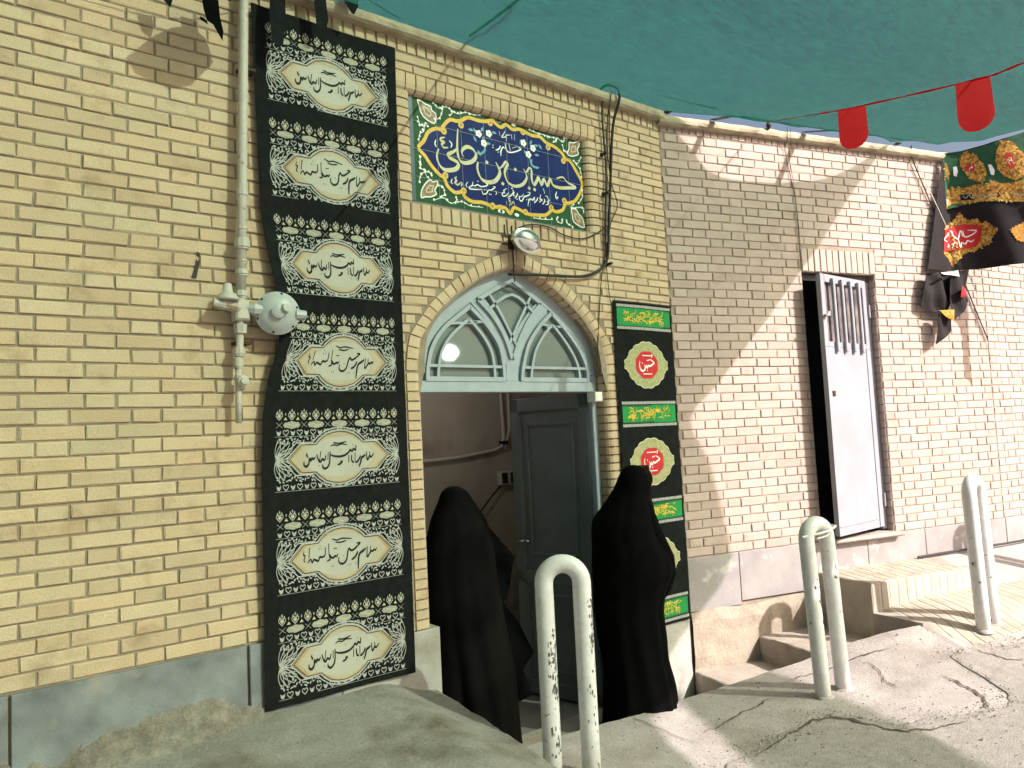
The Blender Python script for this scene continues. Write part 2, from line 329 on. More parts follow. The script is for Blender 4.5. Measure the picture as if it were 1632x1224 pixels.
# traced outlines, mm in the plane of the thing they are printed on
TILE=[('c',13,[2387,2574,2380,2511,2377,2455,2382,2412,2399,2388,2431,2386,2473,2402,2499,2428,2503,2454,2481,2478,2445,2482,2415,2462,2407,2439,2419,2419]),('c',14,[2253,2433,2240,2391,2251,2348,2284,2322,2334,2328,2371,2347,2380,2375,2352,2388,2320,2397,2317,2415,2354,2438,2376,2460]),('c',14,[2517,2408,2510,2368,2532,2316,2580,2301,2635,2319,2669,2365,2664,2402,2644,2431]),('c',13,[2643,2430,2665,2394,2670,2365,2645,2329,2605,2307]),('c',11,[2665,2394,2696,2420,2717,2446,2733,2436,2712,2398,2708,2366,2729,2324,2783,2311,2840,2333,2872,2375,2866,2406,2848,2430]),('c',12,[2848,2430,2870,2412,2894,2440,2912,2434,2911,2376,2926,2344,2953,2376,2967,2397,2983,2354,3010,2393,3030,2355,3062,2402,3079,2368,3135,2360,3206,2371,3271,2385,3204,2405,3166,2432,3113,2416]),('d',12,[2580,2418]),('d',12,[2788,2413]),('d',12,[2689,2311]),('d',12,[2888,2317]),('d',12,[2930,2315]),('w',6,[2238,2481,2230,2458,2238,2439]),('w',6,[2325,2493,2341,2478,2334,2455]),('c',8,[2297,2506,2272,2497,2268,2481,2292,2480,2274,2461,2287,2446,2316,2453]),('w',5,[2335,2278,2326,2261,2333,2247]),('w',5,[2390,2271,2399,2261,2391,2245]),('c',7,[2365,2295,2353,2284,2364,2275,2351,2259,2370,2251,2388,2266]),('w',5,[2681,2622,2684,2597]),('w',5,[2725,2634,2711,2611,2697,2592,2722,2596,2735,2611,2763,2617]),('w',5,[2734,2601,2729,2572]),('w',5,[2771,2625,2773,2593]),('w',5,[2794,2628,2793,2591]),('w',7,[2684,2537,2673,2516,2647,2502]),('w',7,[2684,2474,2687,2506,2703,2532,2716,2525]),('w',7,[2720,2560,2726,2523,2744,2510,2784,2518,2838,2546,2814,2554]),('w',7,[2748,2563,2757,2520]),('w',5,[2770,2539,2808,2556]),('dw',5,[2630,2529]),('dw',5,[2629,2515]),('dw',5,[2666,2495]),('w',4,[2440,2279,2426,2261,2432,2244]),('w',6,[2474,2287,2468,2264,2448,2249,2451,2241,2493,2244,2536,2250]),('w',6,[2468,2264,2489,2265,2506,2274,2527,2267,2560,2274,2579,2287,2563,2291]),('w',6,[2534,2245,2543,2225,2568,2235,2580,2253,2602,2259,2631,2280,2615,2281]),('w',4,[2633,2259,2638,2247,2633,2235]),('w',6,[2716,2287,2692,2271,2697,2261,2680,2251,2687,2236,2714,2247,2729,2266]),('w',6,[2759,2287,2764,2272,2742,2247,2718,2234]),('w',5,[2772,2273,2762,2253,2774,2252]),('w',6,[2795,2272,2789,2255,2773,2236]),('w',6,[2842,2275,2826,2256,2809,2253,2808,2235,2822,2227,2837,2244,2847,2259,2878,2271,2893,2288,2873,2289]),('w',6,[2870,2202,2878,2236,2897,2253,2909,2246,2925,2267,2920,2243]),('w',6,[2952,2271,2942,2251,2920,2231]),('w',6,[2974,2282,2967,2264,2985,2260,2960,2242]),('w',6,[3001,2269,3006,2256,2986,2231]),('w',6,[3027,2283,3041,2266,3028,2254,3036,2244,3011,2233]),('w',7,[2999,2334,3009,2302]),('w',7,[3108,2332,3097,2304,3105,2286,3116,2302]),('dw',4,[2509,2294]),('dw',4,[2553,2251]),('dw',4,[2587,2232]),('dw',4,[2598,2232]),('dw',4,[2751,2293]),('dw',4,[2759,2296]),('dw',4,[2726,2226]),('dw',4,[2735,2228]),('dw',4,[2790,2234]),('dw',4,[2864,2243]),('dw',4,[2879,2246]),('dw',4,[2974,2287]),('dw',4,[3018,2289]),('dw',4,[3030,2288]),('y',4,[2706,2214,2713,2185]),('y',4,[2743,2220,2726,2215,2742,2208,2729,2183]),('y',4,[2744,2190,2760,2216,2770,2192]),('y',4,[2782,2199,2784,2196])]
CART=[2124,2413,2160,2459,2190,2513,2240,2545,2275,2547,2294,2575,2335,2615,2382,2618,2415,2630,2461,2656,2528,2655,2582,2661,2637,2680,2649,2669,2694,2650,2735,2675,2781,2656,2838,2668,2926,2651,2993,2655,3042,2629,3109,2616,3168,2588,3197,2556,3236,2547,3286,2488,3330,2410,3272,2309,3216,2277,3176,2268,3151,2224,3098,2203,3059,2207,3010,2171,2926,2159,2869,2157,2790,2177,2759,2176,2733,2140,2696,2169,2642,2161,2670,2173,2615,2162,2539,2175,2464,2170,2413,2190,2400,2215,2349,2204,2301,2233,2282,2272,2248,2290,2201,2330,2163,2376,2124,2413]
CURL=[2292,2541,2410,2601,2617,2659,2607,2167,2408,2223,2290,2290,2861,2657,3057,2602,3178,2539,3168,2283,3056,2222,2850,2165,2604,2163]
FLOW=[2530,2576,2603,2592,2565,2527,2861,2589,2933,2571,2895,2525]
LEAF=[2476,2588,2506,2587,2556,2607,2641,2606,2503,2539,2561,2554,2594,2532,2529,2462,2919,2604,2959,2593,2993,2590,2841,2595,2960,2534,2873,2530,2915,2486,2954,2455]
STEM=[[2569,2508,2568,2486,2540,2461,2502,2460],[2904,2504,2914,2470,2938,2455,2975,2458]]
ORN=[[2130,2683,2157,2678,2180,2668,2214,2664,2217,2643,2244,2628,2243,2592,2230,2571,2200,2576,2166,2593,2147,2618,2138,2652],[2128,2139,2133,2181,2158,2221,2190,2250,2207,2238,2235,2249,2234,2224,2215,2194,2228,2175,2189,2154,2152,2148],[3236,2669,3272,2673,3319,2693,3322,2666,3301,2634,3313,2609,3266,2586,3234,2584,3213,2596,3233,2627],[3223,2241,3267,2241,3284,2216,3314,2194,3327,2135,3278,2141,3235,2162,3229,2202]]
VINE=[[2229,2692,2256,2668,2287,2663,2271,2616,2235,2590],[2288,2675,2324,2684,2355,2663,2332,2636],[2356,2669,2395,2663,2448,2684,2492,2682,2545,2688],[2163,2538,2137,2550,2128,2584],[2198,2545,2168,2557,2162,2514,2134,2490,2129,2447],[2125,2375,2134,2335,2132,2305,2158,2292,2192,2286,2205,2276],[2158,2289,2130,2263,2122,2232],[2161,2281,2170,2258],[2238,2228,2272,2222,2277,2180,2241,2163],[2205,2136,2269,2161,2317,2138,2354,2156,2355,2187],[2353,2150,2404,2158,2447,2143,2537,2147],[2903,2682,2961,2675,3036,2674,3061,2660],[3061,2663,3114,2677,3129,2654,3094,2640],[3132,2684,3182,2658,3198,2688,3224,2687],[3181,2644,3187,2605,3222,2598],[3255,2557,3299,2545,3330,2592],[3290,2540,3319,2507,3329,2455],[3328,2386,3324,2331,3289,2285],[3243,2271,3223,2248,3323,2263,3325,2222],[2909,2140,2975,2140,3059,2148],[3104,2177,3094,2150,3136,2136,3147,2170],[3178,2168,3180,2142,3232,2129]]
WBUD=[2677,2688,2660,2143,2677,2686,2791,2686,2675,2143,2782,2138]
TX1=[(21,[695,30,658,-20,630,-37,608,-13,592,-42,563,-87,547,-33,543,67]),(21,[620,-47,605,67]),(26,[520,13,483,-17,442,-42,420,-117,388,-208]),(23,[420,0,392,-58,350,-108,308,-120]),(21,[308,58,305,-100]),(21,[237,25,242,-87,287,-120]),(20,[183,25,175,-117]),(23,[325,200,320,108,275,133,250,92,208,113,175,70,92,20,-17,5,-133,23,-180,50]),(23,[-192,108,-200,-67,-225,-153,-283,-200,-337,-170,-337,-117]),(20,[-230,92,-237,-47]),(23,[-275,42,-300,-42,-350,-25,-375,-67,-417,-50,-458,67]),(20,[-375,120,-400,-47]),(25,[-483,25,-513,-17,-550,0,-570,-42,-597,0,-613,-100,-663,-142,-703,-108,-700,-50]),(15,[-642,97,-658,67,-630,42,-653,17]),(21,[-47,-143,8,-130,50,-87,8,-92]),(28,[363,-158,370,-165]),(28,[242,-175,248,-182]),(28,[258,212,265,205]),(28,[17,133,23,127]),(28,[-417,-142,-410,-148]),(11,[-183,200,-117,225,-50,208,33,233,150,213]),(11,[-133,267,-17,247,133,275])]
TX2=[(21,[699,23,669,-20,642,-4,615,-36,588,-20,554,-61,514,-118,497,-88,507,74]),(21,[570,68,568,-47]),(27,[476,45,432,7,365,-34,335,-88,322,-209,318,-318]),(24,[314,9,297,-41,250,-101,189,-131]),(22,[297,153,369,155,311,101,236,47,182,36,151,74,119,27,105,-61,81,-135,20,-182,-41,-166,-70,-115,-59,-54]),(22,[-78,7,-108,-36,-135,-23,-176,-50,-214,-36,-250,14,-236,-68,-300,-91]),(20,[-257,212,-257,18]),(21,[-328,158,-335,23,-392,-9,-443,-4,-470,-64,-520,-45,-561,-31,-592,-77,-622,-14,-678,-77]),(20,[-635,189,-653,4]),(10,[-743,142,-757,74,-723,61,-750,-20,-723,-47]),(12,[-162,108,-95,112]),(29,[264,-209,270,-216]),(29,[27,-34,34,-41]),(29,[122,-212,128,-219]),(29,[162,-212,169,-219]),(29,[-216,-193,-209,-200]),(29,[-176,-193,-169,-200]),(29,[-432,196,-426,189]),(29,[-453,142,-446,135]),(29,[-405,142,-399,135]),(10,[-189,291,-95,257,14,277,203,250]),(10,[-122,223,-14,209,95,230])]
FLAG={'outline':[0,2983,261,2995,577,3051,493,2001,183,2006,-108,1998,-175,2012,-96,2559],'green':[2,2992,190,2989,362,3003,578,3060,533,2495,325,2524,155,2546,-13,2520,-2,2808],'gold':[[153,2978,179,2985,192,2952,237,2935,248,2894,280,2852,292,2802,294,2766,274,2704,229,2712,171,2752,145,2805,119,2870,119,2930],[412,3005,462,3004,508,2968,524,2924,564,2881,549,2696,484,2673,414,2715,374,2775,361,2860,373,2941],[-11,2519,4,2685,34,2704,125,2683,212,2691,287,2684,338,2699,385,2667,459,2660,547,2673,532,2492,325,2535,146,2553],[5,2891,28,2893,39,2836,29,2772,-2,2771]],'red':[[151,2846,181,2876,211,2871,220,2827,206,2806,166,2813],[434,2906,454,2911,481,2873,491,2824,485,2778,463,2773,432,2812,426,2860]],'candle':[[307,2835,329,2831,350,2780,342,2740,322,2749],[68,2867,94,2869,100,2825,87,2785,67,2795],[-2,2596,14,2605,13,2563,-5,2557]],'dark':[[101,2633,360,2600,372,2563,351,2549,102,2585]],'wh':[[120,2620,139,2596,161,2617,179,2590,201,2607,224,2582,250,2598,279,2573,310,2588,344,2577],[465,2553,486,2573,503,2541,538,2558]],'gold2':[[92,2494,107,2455,147,2418,208,2419,222,2376,265,2379,296,2339,331,2289,297,2243,267,2187,216,2185,179,2159,136,2155,82,2132,43,2087,-5,2037,-43,2109,-90,2146,-67,2266,-41,2376,15,2408,53,2443],[410,2282,454,2310,520,2335,506,2168,453,2190]],'red2':[[-47,2346,30,2370,102,2390,233,2349,215,2235,181,2189,120,2183,50,2183,-79,2165,-73,2247]],'txt':[[132,2334,192,2320,155,2290,106,2282,97,2334],[93,2284,80,2337,57,2269,24,2294,10,2337,-19,2311,-67,2266,-33,2251],[173,2251,150,2235,125,2248,106,2221,81,2235,69,2195,57,2269],[37,2241,10,2224,-11,2238,-36,2200],[7,2194,29,2242]]}
# ------------------------------------------------------------------ brick walls
CAMW = co.matrix_world.inverted(); FPX = 1213.44/1632
def screen(P):
    q = CAMW @ Vector(P); d = -q.z
    if d < .2: return None
    return (.5+FPX*q.x/d, .5+FPX*q.y/d*1632/1224, d)
BM = {}
def jit(mb, n0=0):                           # uneven arrises, a chipped corner now and then
    ch = random.randrange(4) if random.random() < .22 else -1
    for i in range(n0, n0+8):
        x, y, z = mb.v[i]; mb.v[i] = (x+random.uniform(-.0022,.0022), y+(random.uniform(0,.0018) if i-n0 >= 4 else random.uniform(-.0008,.0008)), z+random.uniform(-.0018,.0018))
    if ch >= 0:
        x, y, z = mb.v[n0+ch]; mb.v[n0+ch] = (x-math.copysign(.006, x if n0 == 0 else (1 if ch in (1,2) else -1)), y+.002, z-math.copysign(.005, z if n0 == 0 else (1 if ch > 1 else -1)))
    return mb
def brick_mesh(wd, h, mt):
    k = (round(wd, 3), round(h, 3), mt, random.randrange(7) if wd > .09 else random.randrange(3))
    if k not in BM:
        me = jit(MB().cbox(-k[0]/2, k[0]/2, 0, .034, -k[1]/2, k[1]/2, .0035)).mesh('brick'); me.materials.append(M[mt]); BM[k] = me
    return BM[k]
def lay(root, frame, bricks, mt, limit=300, name='brick'):
    rank = []
    for (x0, x1, z0, z1) in bricks:
        c = frame @ Vector(((x0+x1)/2, 0, (z0+z1)/2)); s = screen(c)
        vis = s and -.02 < s[0] < 1.02 and -.02 < s[1] < 1.02
        rank.append((-(x1-x0)*(z1-z0)/s[2]**2 if vis else 0, x0, x1, z0, z1))
    rank.sort(); rest = MB()
    for i, (a, x0, x1, z0, z1) in enumerate(rank):
        dx, dz, dy = random.uniform(-.0015,.0015), random.uniform(-.001,.001), random.uniform(-.0025,.0015)
        if i < limit and a < 0:
            ob(name, brick_mesh(x1-x0, z1-z0, mt), mt, root, ((x0+x1)/2+dx, dy, (z0+z1)/2+dz), (random.uniform(-.012,.012), random.uniform(-.004,.004), random.uniform(-.006,.006)))
        else: n0 = len(rest.v); rest.cbox(x0+dx, x1+dx, dy, .034, z0+dz, z1+dz, .0035); jit(rest, n0)
    if rest.v:
        o = ob(name+'s', rest, mt, root); o['kind'] = 'stuff'
def rows(x0, x1, z0, z1, c, joint, edges, cut=None, minw=.025):
    out = []; n = int((z1-z0)/c+.3)
    for i in range(n):
        a = z0+i*c+joint*.45; b = min(z0+(i+1)*c-joint*.45, z1-.002)
        if b-a < .02: continue
        E = [x0]+[e for e in edges(i) if x0+.02 < e < x1-.02]+[x1]
        for p, q in zip(E, E[1:]):
            segs = [(p, q)]
            if cut:
                for (l, r) in cut(a, b):
                    ns = []
                    for s_, t_ in segs:
                        if r <= s_ or l >= t_: ns.append((s_, t_))
                        else:
                            if l > s_: ns.append((s_, l))
                            if r < t_: ns.append((r, t_))
                    segs = ns
            for s_, t_ in segs:
                if t_-s_ > minw+joint: out.append((s_+joint/2, t_-joint/2, a, b))
    return out
def flemish(xa, P, flip=0):
    def e(i):
        L = []
        for k in range(-40, 60):
            b = xa+k*P
            L += [b+P/6, b+P/2] if (i+flip) % 2 == 0 else [b, b+P*2/3]
        return sorted(L)
    return e
def stretch(xj, P):
    return lambda i: [xj+k*P+(P/2 if i % 2 else 0) for k in range(-40, 60)]
def soldiers(root, frame, x0, x1, z0, z1, pitch, mt, joint=.008):
    n = round((x1-x0)/pitch); p = (x1-x0)/n
    lay(root, frame, [(x0+i*p+joint/2, x0+(i+1)*p-joint/2, z0+.004, z1-.004) for i in range(n)], mt, 120, 'soldier_brick')
def coping(root, x0, x1, z0, z1, out, mt='coping'):
    prof = [(.12, z1), (-out+.012, z1), (-out, z1-.012), (-out-.004, (z0+z1)/2), (-out, z0+.012), (-out+.014, z0), (.12, z0)]
    n = max(2, int((x1-x0)/.035)); R = []
    for i in range(n+1):
        x = x0+(x1-x0)*i/n
        R.append([(x, y+(noise.noise((x*9, k*3, z0))*.006+noise.noise((x*31, k*3, z0))*.003 if 0 < k < 6 else 0), z+noise.noise((x*7, k*5, 4))*.004) for k, (y, z) in enumerate(prof)])
    mb = MB().grid(R); m_ = len(prof)
    mb.f.append(tuple(range(m_))); mb.f.append(tuple(n*m_+k for k in range(m_-1, -1, -1))); mb.mi += [0, 0]
    return ob('coping', mb, mt, root)

TOPZ = 2.9
# --- left wall: large yellow bricks, grey slate plinth
wl = thing('brick_wall', 'yellow brick wall at the left with a gas pipe in front and slate plinth', 'wall', FA, (-.5, 0, -.31))
ob('mortar', MB().box(-3, 1.56, .007, .3, -.9, TOPZ+.1), 'mortar', wl)
lay(wl, FA, rows(-3, 1.558, 0, TOPZ, 0.0605, .0082, flemish(.2973, .3332)), 'brick')
soldiers(wl, FA, -3, 1.56, TOPZ, 2.995, .0607, 'brick')
coping(wl, -3, 1.56, 2.968, 3.032, .055)
for a, b in ((-2.4,-1.5), (-1.49,-.62), (-.61,.262), (.272,1.122), (1.134,1.555)):
    ob('plinth_slab', MB().cbox(a, b, -.014, .02, -.62, -.004, .003), 'slate', wl)
# --- wall with the arched doorway
ACX = 2.73
OUT = [(1.2,.76),(1.251,.757),(1.378,.735),(1.444,.69),(1.573,.585),(1.721,.41),(1.833,.225),(1.915,0)]
INN = [(1.2,.665),(1.253,.663),(1.366,.64),(1.433,.598),(1.52,.521),(1.64,.366),(1.73,.215),(1.785,.075),(1.808,0)]
wd = thing('brick_wall', 'yellow brick wall around the pointed arch doorway and tile sign', 'wall', FA, (2.8, 0, -.93))
ZD = -.107; cD = .05003
def dcut(a, b):
    C = []
    if a < 1.93: h = interp(OUT, max(a, 1.2)); C.append((ACX-h-.004, ACX+h+.004))
    if b > 1.998 and a < 2.795: C.append((1.972, 3.428))
    return C
R = rows(1.562, XC, ZD, TOPZ, cD, .0085, stretch(2.083, .2206), dcut)
lay(wd, FA, R, 'brick')
# mortar backing with the openings left free
mb = MB()
def fill(x0, x1, z0, z1, y0=.007): mb.box(x0, x1, y0, .12, z0, z1)
fill(1.56, 2.03, ZD, TOPZ+.1); fill(3.44, XC, ZD, TOPZ+.1); fill(2.03, 3.44, 2.715, TOPZ+.1); fill(2.03, 3.44, 1.93, 2.10)
poly = [(2.03, 1.0)]+[(ACX-h*.97, z+.02) for z, h in INN if z > 1.1][:]+[(ACX+h*.97, z+.02) for z, h in INN[::-1] if z > 1.1]+[(3.44, 1.0), (3.44, 1.932), (2.03, 1.932)]
v, f = cdt(poly); mb.add([(q.x, .007, q.y) for q in v], [t for t in f]); mb.add([(q.x, .12, q.y) for q in v], [t[::-1] for t in f])
ob('mortar', mb, 'mortar', wd)
ob('panel_recess', MB().box(2.03, 3.44, .062, .121, 2.09, 2.72), 'mortar', wd)
soldiers(wd, FA, 1.562, XC, TOPZ, 2.995, .0607, 'brick')
coping(wd, 1.56, XC+.01, 2.968, 3.032, .055)
# frame of the tile sign: rounded soldiers above, plain soldiers below, rounded bricks at the sides
def bull_top(x0, x1, z1, z0):
    pr = [(z1, 0), (z0+.045, 0), (z0+.02, .006), (z0+.006, .02), (z0, .042), (z0, .09), (z1, .09)]
    mb = MB(); n = len(pr)
    mb.add([(x0, y, z) for z, y in pr]+[(x1, y, z) for z, y in pr], [tuple(range(n)), tuple(range(2*n-1,n-1,-1))]+[(i, i+n, (i+1)%n+n, (i+1)%n) for i in range(n)])
    return mb
N_ = 23; p_ = (3.428-1.972)/N_
for i in range(N_):
    x = 1.972+i*p_; o = ob('frame_brick', bull_top(-p_/2+.004, p_/2-.004, .10, 0), 'brick', wd, (x+p_/2, random.uniform(-.002,.001), 2.694))
soldiers(wd, FA, 1.972, 3.428, 1.995, 2.094, p_, 'brick')
def bull_side(x0, x1, sg, h, depth=.09, rr=.045):   # sg=+1: rounded edge on the right
    a, b = (x0, x1) if sg > 0 else (x1, x0)
    P = [(a, 0), (b-sg*rr, 0)]+[(b-sg*rr+sg*rr*sin(t), rr-rr*cos(t)) for t in (.4, .8, 1.2, 1.57)]+[(b, depth), (a, depth)]
    return MB().slab(P, -h/2, h/2)
for k in range(12):
    z = 2.097+cD*k+cD/2
    for a, b, sg in ((1.975, 2.067, 1), (3.337, 3.425, -1)):
        ob('frame_brick', bull_side(a, b, sg, cD-.009), 'brick', wd, (0, random.uniform(-.002,.001), z))
# jambs of the doorway
for k in range(26):
    z = ZD+cD*k+cD/2
    for a, b, sg in ((1.972, 2.066, 1), (3.394, 3.488, -1)):
        ob('jamb_brick', bull_side(a, b, sg, cD-.009, .14), 'brick', wd, (0, random.uniform(-.002,.001), z))
# arch ring
def along(tab, n):
    pts = [(-h, z) for z, h in tab]; L = [0]
    for a, b in zip(pts, pts[1:]): L.append(L[-1]+math.dist(a, b))
    out = []
    for i in range(n+1):
        t = L[-1]*i/n
        for j in range(len(pts)-1):
            if t <= L[j+1]+1e-9:
                u = (t-L[j])/(L[j+1]-L[j]); out.append((pts[j][0]+(pts[j+1][0]-pts[j][0])*u, pts[j][1]+(pts[j+1][1]-pts[j][1])*u)); break
    return out
NV = 17; OO = along(OUT, NV); II = along(INN, NV)
pf = [(0,0),(.5,0),(.74,.007),(.9,.022),(1,.05),(1,.14),(0,.14)]
for sg in (-1, 1):
    for i in range(NV):
        vs = []
        for u in (.06, .94):
            o_ = [OO[i][k]+(OO[i+1][k]-OO[i][k])*u for k in (0,1)]; i_ = [II[i][k]+(II[i+1][k]-II[i][k])*u for k in (0,1)]
            vs += [(ACX-sg*(o_[0]+(i_[0]-o_[0])*a), y, o_[1]+(i_[1]-o_[1])*a) for a, y in pf]
        n = len(pf); fs = [tuple(range(n)), tuple(range(2*n-1,n-1,-1))]+[(k, k+n, (k+1)%n+n, (k+1)%n) for k in range(n)]
        if sg > 0: fs = [t[::-1] for t in fs]
        ob('arch_brick', MB().add(vs, fs), 'brick', wd, (0, random.uniform(-.003,.001), 0))
# mortar bed behind the ring
mb = MB(); q0 = [(ACX+sg_*h, z) for sg_ in (1,) for z, h in INN]
for sg in (-1, 1):
    for i in range(NV):
        a = [(ACX-sg*OO[k][0], OO[k][1]) for k in (i, i+1)]; b_ = [(ACX-sg*(II[k][0]*.985), II[k][1]+.006) for k in (i, i+1)]
        mb.add([(a[0][0],.006,a[0][1]),(a[1][0],.006,a[1][1]),((a[1][0]+b_[1][0])/2,.008,(a[1][1]+b_[1][1])/2),((a[0][0]+b_[0][0])/2,.008,(a[0][1]+b_[0][1])/2),(b_[1][0],.05,b_[1][1]),(b_[0][0],.05,b_[0][1]),(b_[1][0],.14,b_[1][1]),(b_[0][0],.14,b_[0][1])], [(0,1,2,3),(3,2,4,5),(5,4,6,7)])
for a, b, sg in ((1.98, 2.06, 1), (3.40, 3.48, -1)): mb.slab([(a, .006), (b, .006+.03*(sg > 0)), (b, .14), (a, .14)] if sg > 0 else [(a, .036), (b, .006), (b, .14), (a, .14)], ZD, 1.2)
ob('arch_bed', mb, 'mortar', wd)
# plinth of the door wall
ob('plinth_block', MB().cbox(1.562, 2.105, -.006, .2, -1.1, ZD-.002, .006), 'render_grey', wd)
ob('plinth_block', MB().cbox(3.392, XC-.004, -.006, .2, -1.1, ZD-.002, .006), 'render_grey', wd)
# --- right-hand wall
wb = thing('brick_wall', 'pale brick wall turned towards the alley, with the narrow metal door', 'wall', FB, (1.5, 0, -.6))
DX0, DX1, DZ0, DZ1 = 1.18, 1.905, -.02, 1.958
def bcut(a, b):
    C = []
    if a < DZ1-.01: C.append((DX0, DX1))
    elif a < 2.135: C.append((DX0, 1.92))
    return C
def bedges(i):
    P = .3333; L = []
    for k in range(-2, 30):
        L += [k*P, k*P+P*2/3] if i % 2 == 0 else [k*P+P*.44, k*P+P*.44+P*2/3]
    return sorted(L)
lay(wb, FB, rows(.004, 3.123, -.03, TOPZ, .06095, .0075, bedges, bcut), 'brick_pale')
mb = MB(); B_ = lambda *a: mb.box(*a)
B_(0, DX0, .006, .3, -1.1, TOPZ+.1); B_(DX1, 3.125, .006, .3, -1.1, TOPZ+.1); B_(DX0, DX1, .006, .3, DZ1, TOPZ+.1); B_(DX0, DX1, .02, .3, -1.1, DZ0-.03)
ob('mortar', mb, 'mortar_pale', wb)
soldiers(wb, FB, DX0+.002, 1.92, DZ1, 2.137, .0612, 'brick_pale')
soldiers(wb, FB, .004, 3.123, TOPZ, 2.975, .0607, 'brick_pale')
coping(wb, -.02, 3.135, 2.943, 3.006, .05)
for k in range(33):                              # bricks of the door reveal
    z = -.03+.06095*(k+.5)
    if z > DZ1-.02: break
    for x, sx in ((DX0, 1), (DX1, -1)):
        ob('reveal_brick', MB().box(min(x, x+sx*.006), max(x, x+sx*.006), .01, .16, -.0262, .0262), 'brick_pale', wb, (random.uniform(-.001,.001), 0, z))
for a, b in ((0, .42), (.424, 1.0), (1.004, 1.6), (1.604, 2.2), (2.204, 2.75), (2.754, 3.12)):
    ob('plinth_slab', MB().cbox(a, b, -.012, .02, -.36 if a > .3 else -.385, -.032, .003), 'plinth_lilac', wb)
# rough concrete band under the plinth
mb = MB(); RR = []
for i in range(90):
    s_ = i*.036; top = -.39+.02*noise.noise((s_*3, 1, 0))+.03*s_/2
    RR.append([(s_, -.016-.012*noise.noise((s_*5, k*2.1, 7))-.012*(k > 0), top-(top+1.05)*k/9) for k in range(10)])
mb.grid([list(r_) for r_ in zip(*RR)]); o = ob('concrete_base', mb, 'rough_concrete', wb)
for p_ in o.data.polygons: pass
# --- wall beyond the bend
wc = thing('brick_wall', 'sunlit pale brick wall beyond the bend at the right edge', 'wall', FC, (1, 0, -.3))
lay(wc, FC, rows(.004, 5, -.03, TOPZ, .06095, .0085, flemish(.1, .3333)), 'brick_pale', 160)
ob('mortar', MB().box(0, 5, .006, .3, -.9, TOPZ+.1), 'mortar_pale', wc)
soldiers(wc, FC, .004, 5, TOPZ, 2.975, .0607, 'brick_pale')
coping(wc, -.01, 5, 2.943, 3.006, .05)
for i in range(8): ob('plinth_slab', MB().cbox(i*.62+.002, i*.62+.616, -.012, .02, -.5, -.032, .003), 'plinth_lilac', wc)
# roof over the rooms behind, so that they stay dark
mb = MB().slab([(-3, .1), (XC, .1)] + [tuple((FB @ Vector((3.1, .1, 0)))[:2]), tuple((FB @ Vector((3.1, 5, 0)))[:2]), (-3, 6)], 2.93, 2.966)
struct('roof', mb, 'coping')
# ------------------------------------------------------------------ ground, pavement, steps
FBI = FB.inverted()
def bso(x, y): q = FBI @ Vector((x, y, 0)); return q.x, -q.y
def zslab(s, o):
    base = -.665+.09*min(s, 1.6) if s > -.55 else -.7145+.07*min(-.55-s, 1.5)
    base += ss(.25, 1.15, s)*interp([(0,.28),(.5,.13),(.82,.112),(1.05,.035),(1.5,0)], o)
    return base+.007*noise.noise((s*1.7, o*1.7, 0))+.003*noise.noise((s*6, o*6, 3))
LIP = [(-9, 2.95), (-1.95, 1.0), (-1.45, .82), (-.9, .665), (-.48, .552), (.184, .55), (.50, .585), (.78, .67), (1.135, .82), (1.15, .815), (1.165, .50), (2.015, .50), (2.05, -.02), (20, -.02)]
def lip(s): return interp(LIP, s)+ (.008*noise.noise((s*14, 0, 0))+.005*noise.noise((s*37, 0, 0)) if s < 1.1 else 0)
cols = [-60,-30,-15,-9,-6,-4.5,-3.6,-3]+[-2.6+.04*i for i in range(153)]+[3.6,3.8,4.1,4.5,5,6,8,12,20,40,60]
outs = [0,.008,.03,.06,.1,.15,.2,.25,.3,.36,.42,.5,.58,.66,.75,.85,.95,1.05,1.2,1.35,1.5,1.7,1.9,2.2,2.6,3.2,4,6,10,20,40,60]
R_ = []
for s_ in cols:
    l0 = lip(s_); row = [(s_, -l0-.0, -1.08), (s_, -l0, zslab(s_, l0)-.012)]
    for k, t in enumerate(outs):
        o_ = l0+t+(.004 if k == 0 else 0); row.append((s_, -o_, zslab(s_, o_)-(.012 if k == 0 else 0)))
    R_.append(row)
o = struct('street', MB().grid([list(r) for r in zip(*R_)][::-1]), 'street_concrete', frame=FB); smooth_edges(o, 40)
# asphalt layer with a broken edge
ED = [(-6,1.9),(-1.6,1.62),(-1.0,1.5),(-.62,1.3),(-.35,1.24),(-.02,1.2),(.06,1.32),(.13,1.5),(.28,1.53),(.42,1.6),(.62,1.68),(.78,1.62),(.86,1.45),(.92,1.25),(.98,1.12),(1.12,1.08),(1.35,1.2),(1.7,1.28),(2.4,1.3),(4,1.35),(14,1.5)]
R_ = []; s_ = -6.0
while s_ < 13:
    e0 = interp(ED, s_)+.03*noise.noise((s_*7, 2, 0))+.02*noise.noise((s_*23, 5, 0))
    row = []
    for k, t in enumerate((0, .004, .012, .03, .07, .13, .22, .35, .5, .75, 1.1, 1.6, 2.4, 4, 8, 16, 40)):
        row.append((s_, -(e0+t), zslab(s_, e0+t)+(-.004, .003, .0055, .006)[min(k, 3)]*(.6+.8*max(0, noise.noise((s_*3, 1, 6))))+.003*noise.noise((s_*20, (e0+t)*20, 1))))
    R_.append(row); s_ += .025 if -1.8 < s_ < 2.6 else .3
o = struct('asphalt', MB().grid([list(r) for r in zip(*R_)][::-1]), 'asphalt', frame=FB); smooth_edges(o, 60)
